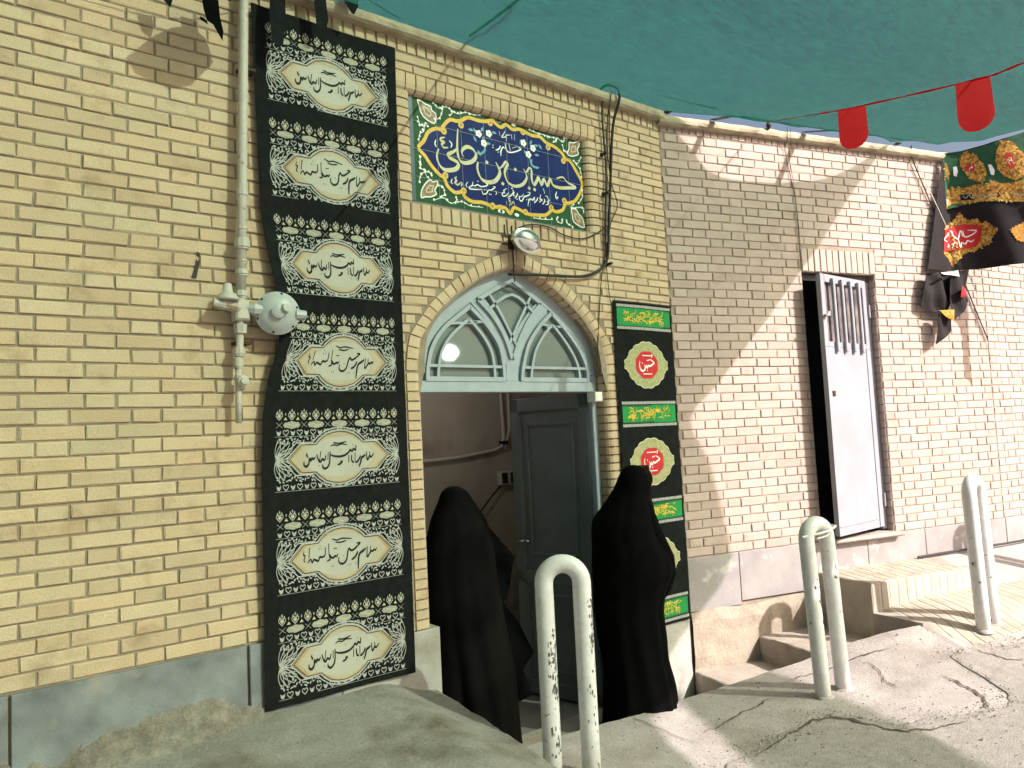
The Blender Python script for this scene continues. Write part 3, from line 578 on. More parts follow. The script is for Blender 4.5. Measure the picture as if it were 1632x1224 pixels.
# raised concrete pavement at the left
def zpad(x, y):
    d = -y; z = -.31-.10*ss(1.72, 2.08, x)-.115*max(0, d)-.02*ss(1.2, .2, x)
    s_, o_ = bso(x, y); z = z+(zslab(s_, o_)+.006-z)*ss(1.0, 1.9, d)
    return z+.008*noise.noise((x*3, y*3, 9))+.003*noise.noise((x*11, y*11, 2))
def xed(y): return 2.085+.012*noise.noise((y*9, 0, 0))+.01*noise.noise((y*25, 4, 0))-.04*ss(.55, 1.4, -y)
ys = [.03, 0]+[-.025*i for i in range(1, 45)]+[-1.2,-1.35,-1.5,-1.7,-1.95]
R_ = []
for y in ys:
    xe = xed(y); xs = [-6,-4,-3,-2,-1,-.5]+[-.2+.04*i for i in range(56)]; xs = [x for x in xs if x < xe-.05]+[xe-.045, xe-.02, xe-.006, xe, xe]
    while len(xs) < 67: xs.insert(0, xs[0])
    xs = xs[-67:]
    R_.append([(x, y, (zpad(x, y)-(.018 if j == 65 else .005 if j == 64 else 0)) if j < 66 else -1.0) for j, x in enumerate(xs)])
o = struct('pavement', MB().grid(R_[::-1]), 'pad_concrete'); smooth_edges(o, 50)
# crumbling mortar heaped against the slate plinth
R_ = []
for i in range(150):
    x = -.6+i*.0122; top = -.255+.055*ss(.35, .8, x)*ss(1.3, 1.0, x)+.05*noise.noise((x*4, 0, 0))+.035*noise.noise((x*13, 3, 0))+.02*noise.noise((x*37, 3, 0))
    wdt = .10+.04*noise.noise((x*3, 8, 0)); row = []
    for k in range(11):
        t = k/10; y = -.014-wdt*t**1.5; z = top+(zpad(x, y)-.012-top)*(1-(1-t)**1.7)
        row.append((x, y+.014*noise.noise((x*17, t*6, 1))*(k > 0), z+(.022*noise.noise((x*19, t*7, 5))+.012*noise.noise((x*45, t*17, 5)))*(1-t*.6)))
    R_.append(row)
o = struct('mortar_heap', MB().grid([list(r) for r in zip(*R_)][::-1]), 'heap'); smooth_edges(o, 60)
# sunken floor in front of the door
struct('entrance_floor', MB().slab([(1.95, .14), (1.95, -.75), (3.3, -.62), tuple((FB @ Vector((1.2, -.6, 0)))[:2]), tuple((FB @ Vector((1.2, 0, 0)))[:2]), (XC, .02), (3.42, .02), (3.42, .14)], -1.05, -.93), 'render_grey')
# steps
st = thing('concrete_steps', 'worn concrete steps rising along the wall from the sunken doorway', 'steps', FB, (.6, -.3, -.93))
def worn(x0, x1, y0, y1, z0, z1, nx=26, ny=14, c=.012, seed=0):
    xs = [x0, x0, x0+c*.5, x0+c]+[x0+c+(x1-x0-2*c)*i/nx for i in range(1, nx)]+[x1-c, x1]
    ys_ = [y0, y0, y0+c*.5, y0+c]+[y0+c+(y1-y0-2*c)*i/ny for i in range(1, ny)]+[y1]
    rows_ = []
    for j, y in enumerate(ys_):
        r_ = []
        for i, x in enumerate(xs):
            z = z1+.004*noise.noise((x*6, y*6, seed))
            e = min(i, j)
            if i == 0 or j == 0: z = z0
            elif e == 1: z -= c*(.9+.9*max(0, noise.noise((x*9, y*9, seed+5))))
            elif e == 2: z -= c*.35
            dx = .010*noise.noise((y*8, z*8, seed+2)) if i < 3 else 0; dy = .008*noise.noise((x*8, z*8, seed+3)) if j < 3 else 0
            if j >= 3: z += -.003*(sin((x+.15*y)*130) > .8)*(1 if z1 > -.3 else .7)*(i > 3)
            r_.append((x+dx, y+dy, z))
        rows_.append(r_)
    return MB().grid(rows_)
for (a, b, d_, zt) in ((.0, .56, .57, -.766), (.535, 1.12, .57, -.606)):
    o = ob('step', worn(a, b, -d_, 0, -1.04, zt, seed=a*7), 'step_concrete', st); smooth_edges(o, 50)
o = ob('step', worn(1.085, 2.05, -.505, 0, -1.04, -.244, 40, 24, .014, 4), 'scored_concrete', st); smooth_edges(o, 50)
ob('landing_corner', MB().add([(1.083,-.50,-.437),(1.2,-.50,-.43),(1.2,-.825,-.441),(1.147,-.825,-.444),(1.083,-.50,-1.04),(1.2,-.50,-1.04),(1.2,-.825,-1.04),(1.147,-.825,-1.04)], [(0,3,2,1),(0,4,7,3),(3,7,6,2),(2,6,5,1),(1,5,4,0)]), 'step_concrete', st)
# landing with scored lines in front of the upper step
R_ = []
for i in range(60):
    s_ = 1.16+i*.0255; row = []
    for k in range(20):
        o_ = .506+k*.033*(1-.25*ss(1.3, 1.12, s_)); row.append((s_, -o_, zslab(s_, o_)+.0045+(-.009 if k > 18 or i < 1 or i > 58 else 0)))
    R_.append(row)
struct('landing', MB().grid([list(r) for r in zip(*R_)][::-1]), 'scored_concrete', frame=FB, smooth=True)
# ------------------------------------------------------------------ shade net over the alley
def zc(d): return interp([(-1,3.08),(0,3.045),(.33,2.922),(.62,2.755),(1.1,2.59),(1.5,2.49),(2.5,2.42),(8,2.4)], d)
def P2(s, o): q = FB @ Vector((s, -o, 0)); return (q.x, q.y)
back = [(-7, .06), (-3, .06), (0, .06), (2, .06), (3.6, .06), (4.0, .02)]
bs = [P2(*q) for q in ((.11,.05),(.43,.2),(.69,.32),(1.06,.335),(1.41,.32),(1.79,.25),(2.14,.05))]
re_ = [P2(*q) for q in ((2.0,.38),(1.88,.66),(1.7,1.1),(1.55,1.5),(1.5,1.75),(1.79,1.98),(2.04,2.21),(2.34,2.51),(2.53,2.72),(2.58,2.88),(2.57,3.04),(2.5,3.3),(2.34,3.65),(2.02,4.1),(1.88,4.36),(1.8,4.67),(1.5,6.0))]
outl = [tuple(q) for q in back]+[tuple(q)[:2] for q in spline([(x, y) for x, y in bs], 4)]+[tuple(q)[:2] for q in spline(re_, 3)]+[(0, -9), (-7, -9)]
v, f = cdt(outl, .09)
def canz(x, y):
    s_, o_ = bso(x, y); d = min(-y, o_) if s_ < 0 or -y < o_ else o_
    k = .25; h = max(0, min(1, .5+.5*(o_+y)/k)); d = o_*(1-h)+(-y)*h-k*h*(1-h)
    if x > XC: d = o_
    ln = (x*.35+y)
    return zc(d)+(.022*noise.noise((ln*5, x*.6, 0))+.010*noise.noise((ln*13, x*1.1, 6))+.014*noise.noise((x*1.5, y*1.5, 4)))*ss(.1, .6, d)
net = ob('shade_net', MB().add([(q.x, q.y, canz(q.x, q.y)) for q in v], f), 'net', smooth=True)
tag(net, 'large teal green shade net stretched over the alley', 'shade net')
v, f = cdt([P2(*q) for q in ((2.42,4.25),(2.32,4.7),(2.2,5.1),(2.0,6.4),(2.7,6.5),(2.95,5.6),(3.05,4.9),(3.03,4.2),(2.97,3.9),(2.62,3.82),(2.5,3.95))], .15)  # added strip out of view, outlined to cast the second shade band
net2 = ob('shade_net', MB().add([(q.x, q.y, 2.6+.02*noise.noise((q.x*2, q.y*2, 0))) for q in v], f), 'net', smooth=True)
tag(net2, 'added unseen strip of green shade net, cut to cast a shade band on the street', 'shade net')

tag(ob('seam_shadow_rope', MB().tube([tuple(q) for q in spline([(2.47,.0,3.12),(2.26,-.5,2.92),(2.06,-.98,2.74),(1.98,-1.16,2.70)], 8)], .008, 6), 'cable'), 'added rope above the green net, its shadow standing for a dark seam over the tile sign', 'rope')  # added rope; its shadow through the net stands for a dark seam line
# ------------------------------------------------------------------ hall behind the arched doorway
hall = thing('entrance_hall', 'dim plastered hall seen through the arched doorway', 'hall', FA, (2.7, 1.2, -.86)); hall['kind'] = 'structure'
ob('hall_floor', MB().box(1.2, 4.6, .12, 2.6, -1.0, -.872), 'floor_in', hall)
ob('hall_wall', MB().box(1.2, 4.6, 1.75, 1.85, -.9, 2.9), 'plaster_in', hall)
ob('hall_wall', MB().box(1.3, 1.42, .12, 1.75, -.9, 2.9), 'plaster_in', hall)
ob('hall_wall', MB().box(4.4, 4.5, .12, 1.75, -.9, 2.9), 'plaster_in', hall)
ob('hall_wall', MB().box(1.42, 2.66, 1.62, 1.75, -.9, 2.9), 'plaster_in', hall)
ob('hall_ceiling', MB().box(1.2, 4.6, .12, 1.85, 2.6, 2.7), 'plaster_in', hall)
ob('door_return', MB().box(1.2, 2.03, .121, .18, -.9, 2.9), 'plaster_in', hall); ob('door_return', MB().box(3.46, 4.6, .121, .18, -.9, 2.9), 'plaster_in', hall); ob('door_return', MB().box(2.03, 3.46, .145, .18, 1.86, 2.9), 'plaster_in', hall)
# small wired things on the hall wall
YH = 1.75
cd = thing('conduit', 'white cable conduit bent along the hall wall inside the doorway', 'conduit', FA, (3.25, YH, 1.0))
def tb(path, r, n=8): return MB().tube(path, r, n)
ob('tube', tb([(3.86,YH-.03,2.5),(3.87,YH-.03,1.35),(3.885,YH-.03,.84),(3.86,YH-.03,.76),(3.78,YH-.03,.73),(3.4,YH-.03,.69),(3.1,YH-.03,.68),(2.7,YH-.03,.69)], .014), 'plastic_white', cd, smooth=True)
ob('tube', tb([(3.94,YH-.03,2.5),(3.955,YH-.03,1.35),(3.95,YH-.03,.9),(3.89,YH-.03,.74)], .012), 'plastic_white', cd, smooth=True)
for x, z in ((3.88,1.26),(3.885,.79)): ob('clip', MB().box(x-.03, x+.03, YH-.05, YH, z-.015, z+.015), 'cable', cd)
bx = thing('socket_box', 'white switch and socket box on the hall wall', 'socket', FA, (3.98, YH, .5))
ob('case', MB().cbox(3.82,4.12,YH-.05,YH,.44,.555,.006), 'plastic_white', bx)
for x in (3.86,3.95,4.02): ob('switch', MB().cbox(x-.028,x+.028,YH-.06,YH-.049,.455,.54,.004), 'cable', bx)
tag(ob('hanging_wire', tb([(3.85,YH-.03,.45),(3.72,YH-.05,.36),(3.55,YH-.05,.2),(3.4,YH-.05,.12)], .007, 6), 'cable'), 'black wire hanging from the socket box in the hall', 'wire')
LX, LY, LZ = (2.899, 1.0, 1.438)
lp = thing('hall_lamp', 'small lit round lamp showing through the left fanlight pane', 'lamp', FA, (2.83, .85, 2.0))
ob('globe', MB().lathe([(.001,-.055),(.03,-.05),(.055,-.02),(.06,.0),(.05,.03),(.02,.05),(.001,.052)], 16, Matrix.Translation((LX,LY,LZ))), 'lamp_glow', lp, smooth=True)
ob('flex', tb([(LX,LY,LZ+.05),(LX,LY,2.6)], .005, 6), 'cable', lp)
# ------------------------------------------------------------------ arched door
ad = thing('arched_door', 'grey metal pointed arch door with glazed fanlight, one leaf open inwards', 'door', FA, (ACX, .1, -.86))
YF0, YF1 = .085, .125
def inner_off(d, n=40):                      # opening curve moved inwards by d
    pts = [(-h, z) for z, h in INN]; pts = [tuple(q) for q in spline(pts, 5)]
    out = []
    for i, q in enumerate(pts):
        a = Vector(pts[max(i-1,0)]); b_ = Vector(pts[min(i+1,len(pts)-1)]); t = (b_-a).normalized(); nn = Vector((t.y, -t.x))
        out.append(Vector(q)+nn*d)
    return [(q.x, q.y) for q in out if q.x < -.0005]+[(0, out[-1].y-d*.35)]
def arch_band(d0, d1, y0, y1):
    A_ = inner_off(d0); B_ = inner_off(d1); n = min(len(A_), len(B_)); mb = MB()
    A_ = A_[:n-1]+[A_[-1]]; B_ = B_[:n-1]+[B_[-1]]
    for sg in (1, -1):
        vs = []
        for a, b_ in zip(A_, B_):
            vs += [(ACX+sg*a[0], y0, a[1]), (ACX+sg*b_[0], y0, b_[1]), (ACX+sg*b_[0], y1, b_[1]), (ACX+sg*a[0], y1, a[1])]
        fs = []
        for i in range(n-1): fs += [(4*i+k, 4*i+(k+1)%4, 4*i+4+(k+1)%4, 4*i+4+k) for k in range(4)]
        if sg > 0: fs = [t[::-1] for t in fs]
        mb.add(vs, fs)
    return mb
fr = ob('frame', arch_band(-.01, .075, YF0, YF1), 'grey_paint', ad)
ob('lintel', MB().cbox(2.08, 3.385, YF0-.006, YF1+.01, 1.094, 1.158, .004), 'grey_paint', fr)
ob('post', MB().cbox(2.068, 2.10, YF0, YF1, -.86, 1.2, .004), 'grey_paint', ad); ob('post', MB().cbox(3.352, 3.395, YF0, YF1+.04, -.86, 1.2, .004), 'grey_paint', ad)
ob('threshold', MB().cbox(2.105, 3.392, -.03, .16, -.94, -.858, .01), 'step_concrete', ad)
def barstrip(path, wd, y0, y1):              # flat bar along a 2D path
    q = ribbon([Vector(t) for t in path], wd, 1); mb = MB()
    for a, b_, c_, d_ in q:
        mb.add([(a.x,y0,a.y),(b_.x,y0,b_.y),(c_.x,y0,c_.y),(d_.x,y0,d_.y),(a.x,y1,a.y),(b_.x,y1,b_.y),(c_.x,y1,c_.y),(d_.x,y1,d_.y)],
               [(0,3,2,1),(4,5,6,7),(0,1,5,4),(2,3,7,6),(1,2,6,5),(3,0,4,7)])
    return mb
def sp(P, k=6): return [tuple(q) for q in spline(P, k)]
fan = ob('fanlight', barstrip(sp([(2.725,1.15),(2.725,1.26),(2.66,1.42),(2.58,1.54),(2.46,1.655)]), .085, YF0+.004, YF1-.004), 'grey_paint', ad)
ob('mullion', barstrip(sp([(2.726,1.16),(2.735,1.27),(2.80,1.42),(2.90,1.54),(3.01,1.64)]), .085, YF0+.002, YF1-.002), 'grey_paint', fan)
YB0, YB1 = YF0-.012, YF1+.0
HOLES = []
lobes = {'l': dict(x0=2.143, x1=2.66, ap=(2.439,1.575), L=[(2.152,1.245),(2.186,1.35),(2.27,1.454)], R=[(2.552,1.477),(2.633,1.365),(2.657,1.25)]),
         'r': dict(x0=2.79, x1=3.318, ap=(3.044,1.575), L=[(2.801,1.234),(2.85,1.373),(2.941,1.488)], R=[(3.152,1.479),(3.259,1.358),(3.312,1.252)])}
for k, q in lobes.items():
    cl = [(q['x0'],1.165)]+q['L']+[q['ap']]; cr_ = [q['ap']]+q['R']+[(q['x1'],1.165)]
    sL, sR = sp(cl), sp(cr_)
    HOLES.append(sL+sR[1:]); v, f = cdt(sL+sR[1:]); y = (YF0+YF1)/2
    ob('pane', MB().add([(p.x, y-.004, p.y) for p in v]+[(p.x, y+.004, p.y) for p in v], f+[tuple(i+len(v) for i in t[::-1]) for t in f]), 'glass', fan)
    for P in (sL, sR): ob('bar', barstrip(P, .022, YB0, YB1), 'grey_paint', fan)
    ob('bar', barstrip([(q['x0']-.01,1.168),(q['x1']+.01,1.168)], .026, YB0+.001, YB1), 'grey_paint', fan)
    mx = (q['x0']+q['x1'])/2; sc_ = lambda p: (mx+(p[0]-mx)*.74+(q['ap'][0]-mx)*.0, 1.168+(p[1]-1.168)*.83)
    for P in (sL, sR): ob('bar', barstrip([sc_(p) for p in P], .016, YB0+.002, YB1-.002), 'grey_paint', fan)
    ob('bar', barstrip([(q['x0'],1.24),(q['x1'],1.24)], .016, YB0+.004, YB1-.004), 'grey_paint', fan)
    for P, e in ((sL, 1), (sR, -1)):
        a = P[-6 if e > 0 else 5]; ob('bar', barstrip([a, (q['ap'][0]+e*.045, sc_(q['ap'])[1]-.018)], .014, YB0+.003, YB1-.003), 'grey_paint', fan)
kt = [(2.5,1.622),(2.61,1.685),(2.748,1.752),(2.86,1.69),(2.965,1.628)]; kl = sp([(2.5,1.622),(2.6,1.53),(2.68,1.41),(2.722,1.29)]); kr = sp([(2.965,1.628),(2.87,1.53),(2.79,1.41),(2.732,1.29)])
HOLES.append(kt+kr[1:]+kl[::-1][:-1]); v, f = cdt(kt+kr[1:]+kl[::-1][:-1]); y = (YF0+YF1)/2
ob('pane', MB().add([(p.x, y-.004, p.y) for p in v]+[(p.x, y+.004, p.y) for p in v], f+[tuple(i+len(v) for i in t[::-1]) for t in f]), 'glass', fan)
for P in (kt, kl, kr): ob('bar', barstrip(P, .024, YB0, YB1), 'grey_paint', fan)
for P in ([(2.565,1.565),(2.745,1.668),(2.905,1.57)], [(2.575,1.665),(2.65,1.56),(2.72,1.44),(2.76,1.37)], [(2.89,1.672),(2.82,1.56),(2.745,1.44),(2.705,1.37)]):
    ob('bar', barstrip(sp(P, 4), .016, YB0+.003, YB1-.003), 'grey_paint', fan)
# metal sheet round the three glazed fields
ar = inner_off(.03); loop = [(ACX+x, z) for x, z in ar]+[(ACX-x, z) for x, z in ar[::-1][1:]]
pts = []; ed = []
for lp_ in [loop]+HOLES:
    n0 = len(pts); pts += [Vector(q) for q in lp_]; ed += [(n0+i, n0+(i+1)%len(lp_)) for i in range(len(lp_))]
r_ = delaunay_2d_cdt(pts, ed, [], 1, 1e-5); fs = []
for t in r_[2]:
    c_ = sum((r_[0][i] for i in t), Vector((0,0)))/3
    if c_.y > 1.15 and inside(c_, loop) and not any(inside(c_, h) for h in HOLES): fs.append(t if (r_[0][t[1]]-r_[0][t[0]]).cross(r_[0][t[2]]-r_[0][t[0]]) > 0 else t[::-1])
ob('sheet', MB().add([(q.x, YF0+.012, q.y) for q in r_[0]], fs), 'grey_paint', fan)
# open leaf, hinged on the right post, swung into the hall
leaf = bpy.data.objects.new('leaf', None)
LW, LH = .62, 1.945
lm = MB().box(-LW, 0, 0, .04, 0, LH); lf = ob('leaf', lm, 'door_paint', ad, (3.352, .13, -.855), (0, 0, radians(-76)))
for a, b_, c_, d_ in ((-LW+.0,-LW+.07,0,LH),(-.07,0,0,LH),(-LW,0,0,.09),(-LW,0,LH-.09,LH),(-LW,0,.72,.80)):
    ob('rail', MB().cbox(a, b_, -.012, .001, c_, d_, .004), 'door_paint', lf)
for a, b_, c_, d_ in ((-LW+.12,-.12,.9,LH-.17),(-LW+.12,-.12,.15,.66)):
    for x0, x1, z0, z1 in ((a, a+.02, c_, d_), (b_-.02, b_, c_, d_), (a, b_, c_, c_+.02), (a, b_, d_-.02, d_), (a-.05, a-.035, c_-.05, d_+.05), (b_+.035, b_+.05, c_-.05, d_+.05)):
        ob('moulding', MB().cbox(x0, x1, -.008, .001, z0, z1, .003), 'door_paint', lf)
ob('handle', MB().tube([(-LW+.05,-.012,1.0),(-LW+.05,-.05,1.0),(-LW+.14,-.05,1.0)], .009, 8), 'chrome', lf, smooth=True)
leaf2 = None
bpy.data.objects.remove(leaf)
# junction box by the frame
tag(ob('junction_box', MB().cbox(3.29, 3.355, -.0, .075, 1.03, 1.09, .005), 'plastic_white', loc=(.02,.01,0)), 'small white junction box at the top right of the door frame', 'box')
# ------------------------------------------------------------------ narrow metal door in the right-hand wall
md = thing('metal_door', 'narrow grey white metal door standing ajar, barred at the top', 'door', FB, (1.55, .05, -.02))
ob('frame', MB().box(DX0+.006, DX1-.006, .06, .10, DZ1-.05, DZ1-.004), 'door_dark', md)
for a, b_ in ((DX0+.007, DX0+.04), (DX1-.05, DX1-.007)): ob('post', MB().cbox(a, b_, .058, .11, -.01, DZ1-.05, .004), 'white_door', md)
DW, DH = .68, 1.90
lf = ob('leaf', MB().box(-DW, 0, 0, .035, 0, 1.36), 'white_door', md, (DX1-.055, .045, .015), (0, 0, radians(17)))
for a, b_, c_, d_ in ((-DW,-DW+.055,1.36,DH),(-.055,0,1.36,DH),(-DW+.055,-.055,DH-.06,DH),(-DW+.055,-.055,1.36,1.40)):
    ob('rail', MB().cbox(a, b_, 0, .035, c_, d_, .003), 'white_door', lf)
ob('pane', MB().box(-DW+.05, -.05, .024, .028, 1.39, DH-.05), 'cardboard', lf)
for i in range(4):
    x = -DW+.055+(DW-.11)*(i+.75)/4.5; mb = MB().cbox(x-.014, x+.014, -.026, -.004, 1.33, DH-.03, .004)
    ob('bar', mb, 'white_door', lf); ob('bar_end', MB().cbox(x-.016, x+.016, -.01, .003, 1.315, 1.345, .003), 'white_door', lf)
ob('edge_strip', MB().cbox(-.075, -.062, -.006, .001, .0, 1.36, .002), 'white_door', lf)
ob('kick_strip', MB().cbox(-DW+.01, -.08, -.004, .001, .06, .07, .0015), 'white_door', lf)
ob('keyhole', MB().cbox(-DW+.05, -DW+.085, -.008, .001, 1.0, 1.04, .003), 'iron', lf)
ob('latch', MB().tube([(-DW-.005,-.01,1.58),(-DW+.03,-.03,1.59),(-DW+.045,-.02,1.61)], .011, 8), 'pipe_paint', lf, smooth=True)
for z in (.2, 1.66): ob('hinge', MB().tube([(.012,-.008,z-.05),(.012,-.008,z+.05)], .011, 8), 'white_door', lf)
ob('sill', MB().cbox(DX0+.06, DX1+.02, -.075, .1, -.052, -.022, .01), 'step_concrete', md)
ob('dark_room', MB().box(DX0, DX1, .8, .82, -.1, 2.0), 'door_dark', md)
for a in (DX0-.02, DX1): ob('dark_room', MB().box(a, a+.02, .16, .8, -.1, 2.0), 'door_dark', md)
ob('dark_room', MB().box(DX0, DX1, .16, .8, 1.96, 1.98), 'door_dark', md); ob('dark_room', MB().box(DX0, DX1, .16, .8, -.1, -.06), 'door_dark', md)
# ------------------------------------------------------------------ tile sign
sg_ = thing('tile_sign', 'blue and green glazed tile sign with cream calligraphy above the doorway', 'sign', FA, (2.73, .04, 2.1))
X0, X1, Z0, Z1 = 2.085, 3.372, 2.100, 2.715; YS = .044
nx, nz_ = 8, 4; tw = (X1-X0)/nx; th = (Z1-Z0)/nz_
tm = MB().cbox(-tw/2+.0012, tw/2-.0012, 0, .015, -th/2+.0012, th/2-.0012, .0015).mesh('tile')
for i in range(nx):
    for j in range(nz_):
        ob('tile', tm, 'tile_green', sg_, (X0+tw*(i+.5), YS+random.uniform(-.0006,.0006), Z0+th*(j+.5)))
ob('grout', MB().box(X0, X1, YS+.004, YS+.016, Z0, Z1), 'grout', sg_)
for a, b_, c_, d_ in ((X0-.02,X0+.012,Z0-.015,Z1),(X1-.012,X1+.02,Z0-.015,Z1),(X0-.02,X1+.02,Z0-.02,Z0+.018),(X0-.02,X1+.02,Z1-.02,Z1+.01)):
    ob('edge_tile', MB().cbox(a, b_, YS-.004, YS+.016, c_, d_, .002), 'tile_edge', sg_)
flat = lambda x, z, o: (x, YS-o, z)
cart = [tuple(q) for q in spline(pairs(CART)[:-1], 4, True)]
pr = PR(flat, .0016); pr.poly(cart); ob('cartouche', pr.m, 'tile_blue', sg_)
pr = PR(flat, .0022); pr.stroke(pairs(CART)[:-1], .021, 4, closed=True)
for c_ in pairs(CURL):
    pr.stroke([(c_[0]+.013*cos(t), c_[1]+.013*sin(t)) for t in [i*pi/4 for i in range(8)]], .013, 2, closed=True, off=.0025)
ob('border', pr.m, 'glaze_yellow', sg_)
pr = PR(flat, .0028)
for c_ in pairs(CURL): pr.dot(c_, .006)
stuff(ob('border_dot', pr.m, 'glaze_brown', sg_))
L_ = {'c': PR(flat,.0024), 'w': PR(flat,.0030), 'y': PR(flat,.0026)}
for k_, w_, pts in TILE:
    P = pairs(pts)
    if k_[0] == 'd':
        q = L_['c' if k_ == 'd' else 'w']; r_ = (.013 if k_ == 'd' else .0045); q.poly([(P[0][0]+r_*cos(.3+i*pi/2), P[0][1]+r_*sin(.3+i*pi/2)) for i in range(4)])
    elif k_ == 'c':
        q = PR(flat, .0024+.00045*(len(pts)%3)); q.stroke(P, w_/1000*1.5, 5, .4, 2.2); ob('letter', q.m, 'glaze_cream', sg_)
    else: L_[k_].stroke(P, w_/1000*(1.5 if k_ == 'c' else 1.15), 5, .4, 2.2 if k_ == 'c' else None)
stuff(ob('letter_dot', L_['c'].m, 'glaze_cream', sg_)); stuff(ob('lettering', L_['w'].m, 'glaze_white', sg_)); stuff(ob('lettering', L_['y'].m, 'glaze_cream', sg_))
for c_ in pairs(FLOW):
    pr = PR(flat, .0032)
    for i in range(5): pr.dot((c_[0]+.013*cos(i*1.257), c_[1]+.013*sin(i*1.257)), .0105, 7, off=.0030+.0002*i)
    ob('flower', pr.m, 'glaze_white', sg_)
for c_ in pairs(WBUD): ob('bud', PR(flat, .003).dot(c_, .011, 8, sx=1.6).m, 'glaze_white', sg_)
pr = PR(flat, .0029)
for i, c_ in enumerate(pairs(LEAF)):
    a = i*2.1; d_ = Vector((cos(a), sin(a))); n_ = Vector((-d_.y, d_.x)); C_ = Vector(c_)
    pr.poly([C_-d_*.02, C_+n_*.009, C_+d_*.022, C_-n_*.009])
for P in STEM: pr.stroke(pairs(P), .013, 4)
stuff(ob('leaf', pr.m, 'glaze_leaf', sg_))
p1, p2, p3 = PR(flat,.0018), PR(flat,.0024), PR(flat,.0022)
for P in ORN:
    q = pairs(P); p1.poly(q); p2.stroke(q, .007, 2, closed=True)
    cx, cz_ = sum(t[0] for t in q)/len(q), sum(t[1] for t in q)/len(q); p3.stroke([(cx+(t[0]-cx)*.4, cz_+(t[1]-cz_)*.4) for t in q], .006, 2, closed=True)
for P in VINE:
    q = spline(pairs(P), 5); p2.stroke(pairs(P), .0045, 5, .6)
    for i in range(1, len(q), 3): p2.dot((q[i].x+random.uniform(-.007,.007), q[i].y+random.uniform(-.007,.007)), random.uniform(.005,.0085), 6, off=.0026)
stuff(ob('ornament', p1.m, 'glaze_brown', sg_)); stuff(ob('ornament_outline', p2.m, 'glaze_white', sg_)); stuff(ob('ornament_core', p3.m, 'glaze_cream', sg_))
pr = PR(flat, .0034)
for i in range(1, nx): pr.quads([tuple(Vector(q) for q in ((X0+tw*i-.0008,Z0),(X0+tw*i+.0008,Z0),(X0+tw*i+.0008,Z1),(X0+tw*i-.0008,Z1)))])
for j in range(1, nz_): pr.quads([tuple(Vector(q) for q in ((X0,Z0+th*j-.0008),(X1,Z0+th*j-.0008),(X1,Z0+th*j+.0008),(X0,Z0+th*j+.0008)))], off=.0036)
stuff(ob('grout_line', pr.m, 'grout', sg_))
# ------------------------------------------------------------------ long black banner left of the doorway
ZT = 2.892; BH = 3.185; PER = .4525
XL = [(-.30,1.187),(.066,1.191),(.744,1.196),(.993,1.207),(1.161,1.235),(1.30,1.28),(1.42,1.288),(1.534,1.28),(1.677,1.257),(1.80,1.238),(1.933,1.224),(2.312,1.217),(2.9,1.205)]
XR = [(-.30,1.938),(.54,1.944),(1.5,1.947),(2.144,1.947),(2.9,1.962)]
def ban(u, z, o):                                   # u 0..1 across
    xl = interp(XL, z); xr = interp(XR, z); x = xl+(xr-xl)*u
    y = -.026-.010*noise.noise((u*2.2, z*1.1, 0))-.004*sin(u*9+z*2)-.02*ss(.35, 0, u)*ss(.5, 0, abs(z-1.42))-.012*ss(.12, 0, u)
    return (x, min(y, -.006)-o, z)
bn = thing('banner', 'long black banner with seven printed white panels left of the doorway', 'banner', FA, (1.57, 0, -.3))
ob('cloth', MB().grid([[ban(i/60, ZT-BH+BH*j/240, 0) for i in range(61)] for j in range(241)]), 'black_cloth', bn, smooth=True)
UW = .752                                           # width in metres, for aspect
U0, U1 = .082, .93
def pan(n):                                         # panel coordinates: x 0..1 across the print, y metres below the crown tips
    top = 2.470+.785*PER-PER*n
    return lambda x, y, o: ban(U0+(U1-U0)*x, top-y, o)
PW = UW*(U1-U0)
def heart(c, w_):
    P = [(0,-1),(.5,-.45),(.95,.1),(.95,.6),(.6,.9),(.25,.8),(0,.45),(-.25,.8),(-.6,.9),(-.95,.6),(-.95,.1),(-.5,-.45)]
    return [(c[0]+x*w_/PW, c[1]-y*w_) for x, y in P]
def ell(c, a, b_, n=8, rot=0):
    return [(c[0]+(a*cos(t)*cos(rot)-b_*sin(t)*sin(rot))/PW, c[1]+a*cos(t)*sin(rot)+b_*sin(t)*cos(rot)) for t in [2*pi*i/n for i in range(n)]]
MC = .51*PER; HW = .256
def medal(k):
    P = [(-1,0),(-.755,-.255),(-.47,-.255),(-.40,-.33),(-.28,-.42),(-.14,-.465),(0,-.48),(.14,-.465),(.28,-.42),(.40,-.33),(.47,-.255),(.755,-.255),(1,0)]
    P = P+[(x, -y) for x, y in P[::-1][1:-1]]
    return [(.5+x*HW*k/PW, MC+y*HW*k) for x, y in P]
rs = random.Random(5); leaves = []
MED = [(Vector((q[0]*PW, q[1]))) for q in medal(1.16)]
for side in (0, 1):
    for sgn in (-1, 1):
        for i in range(500):
            x = rs.uniform(.012, .5)*PW; y = MC+sgn*rs.uniform(.01, .222)*PER
            if inside((x, y), MED) or x < .088 and abs(y-MC) < .082-.35*x: continue
            if any((x-a)**2+(y-b_)**2 < .0112**2 for a, b_, _, s2, _, _ in leaves if s2 == side): continue
            leaves.append((x, y, rs.uniform(0, 3.14), side, rs.uniform(.006,.010), rs.uniform(.003,.0045)))
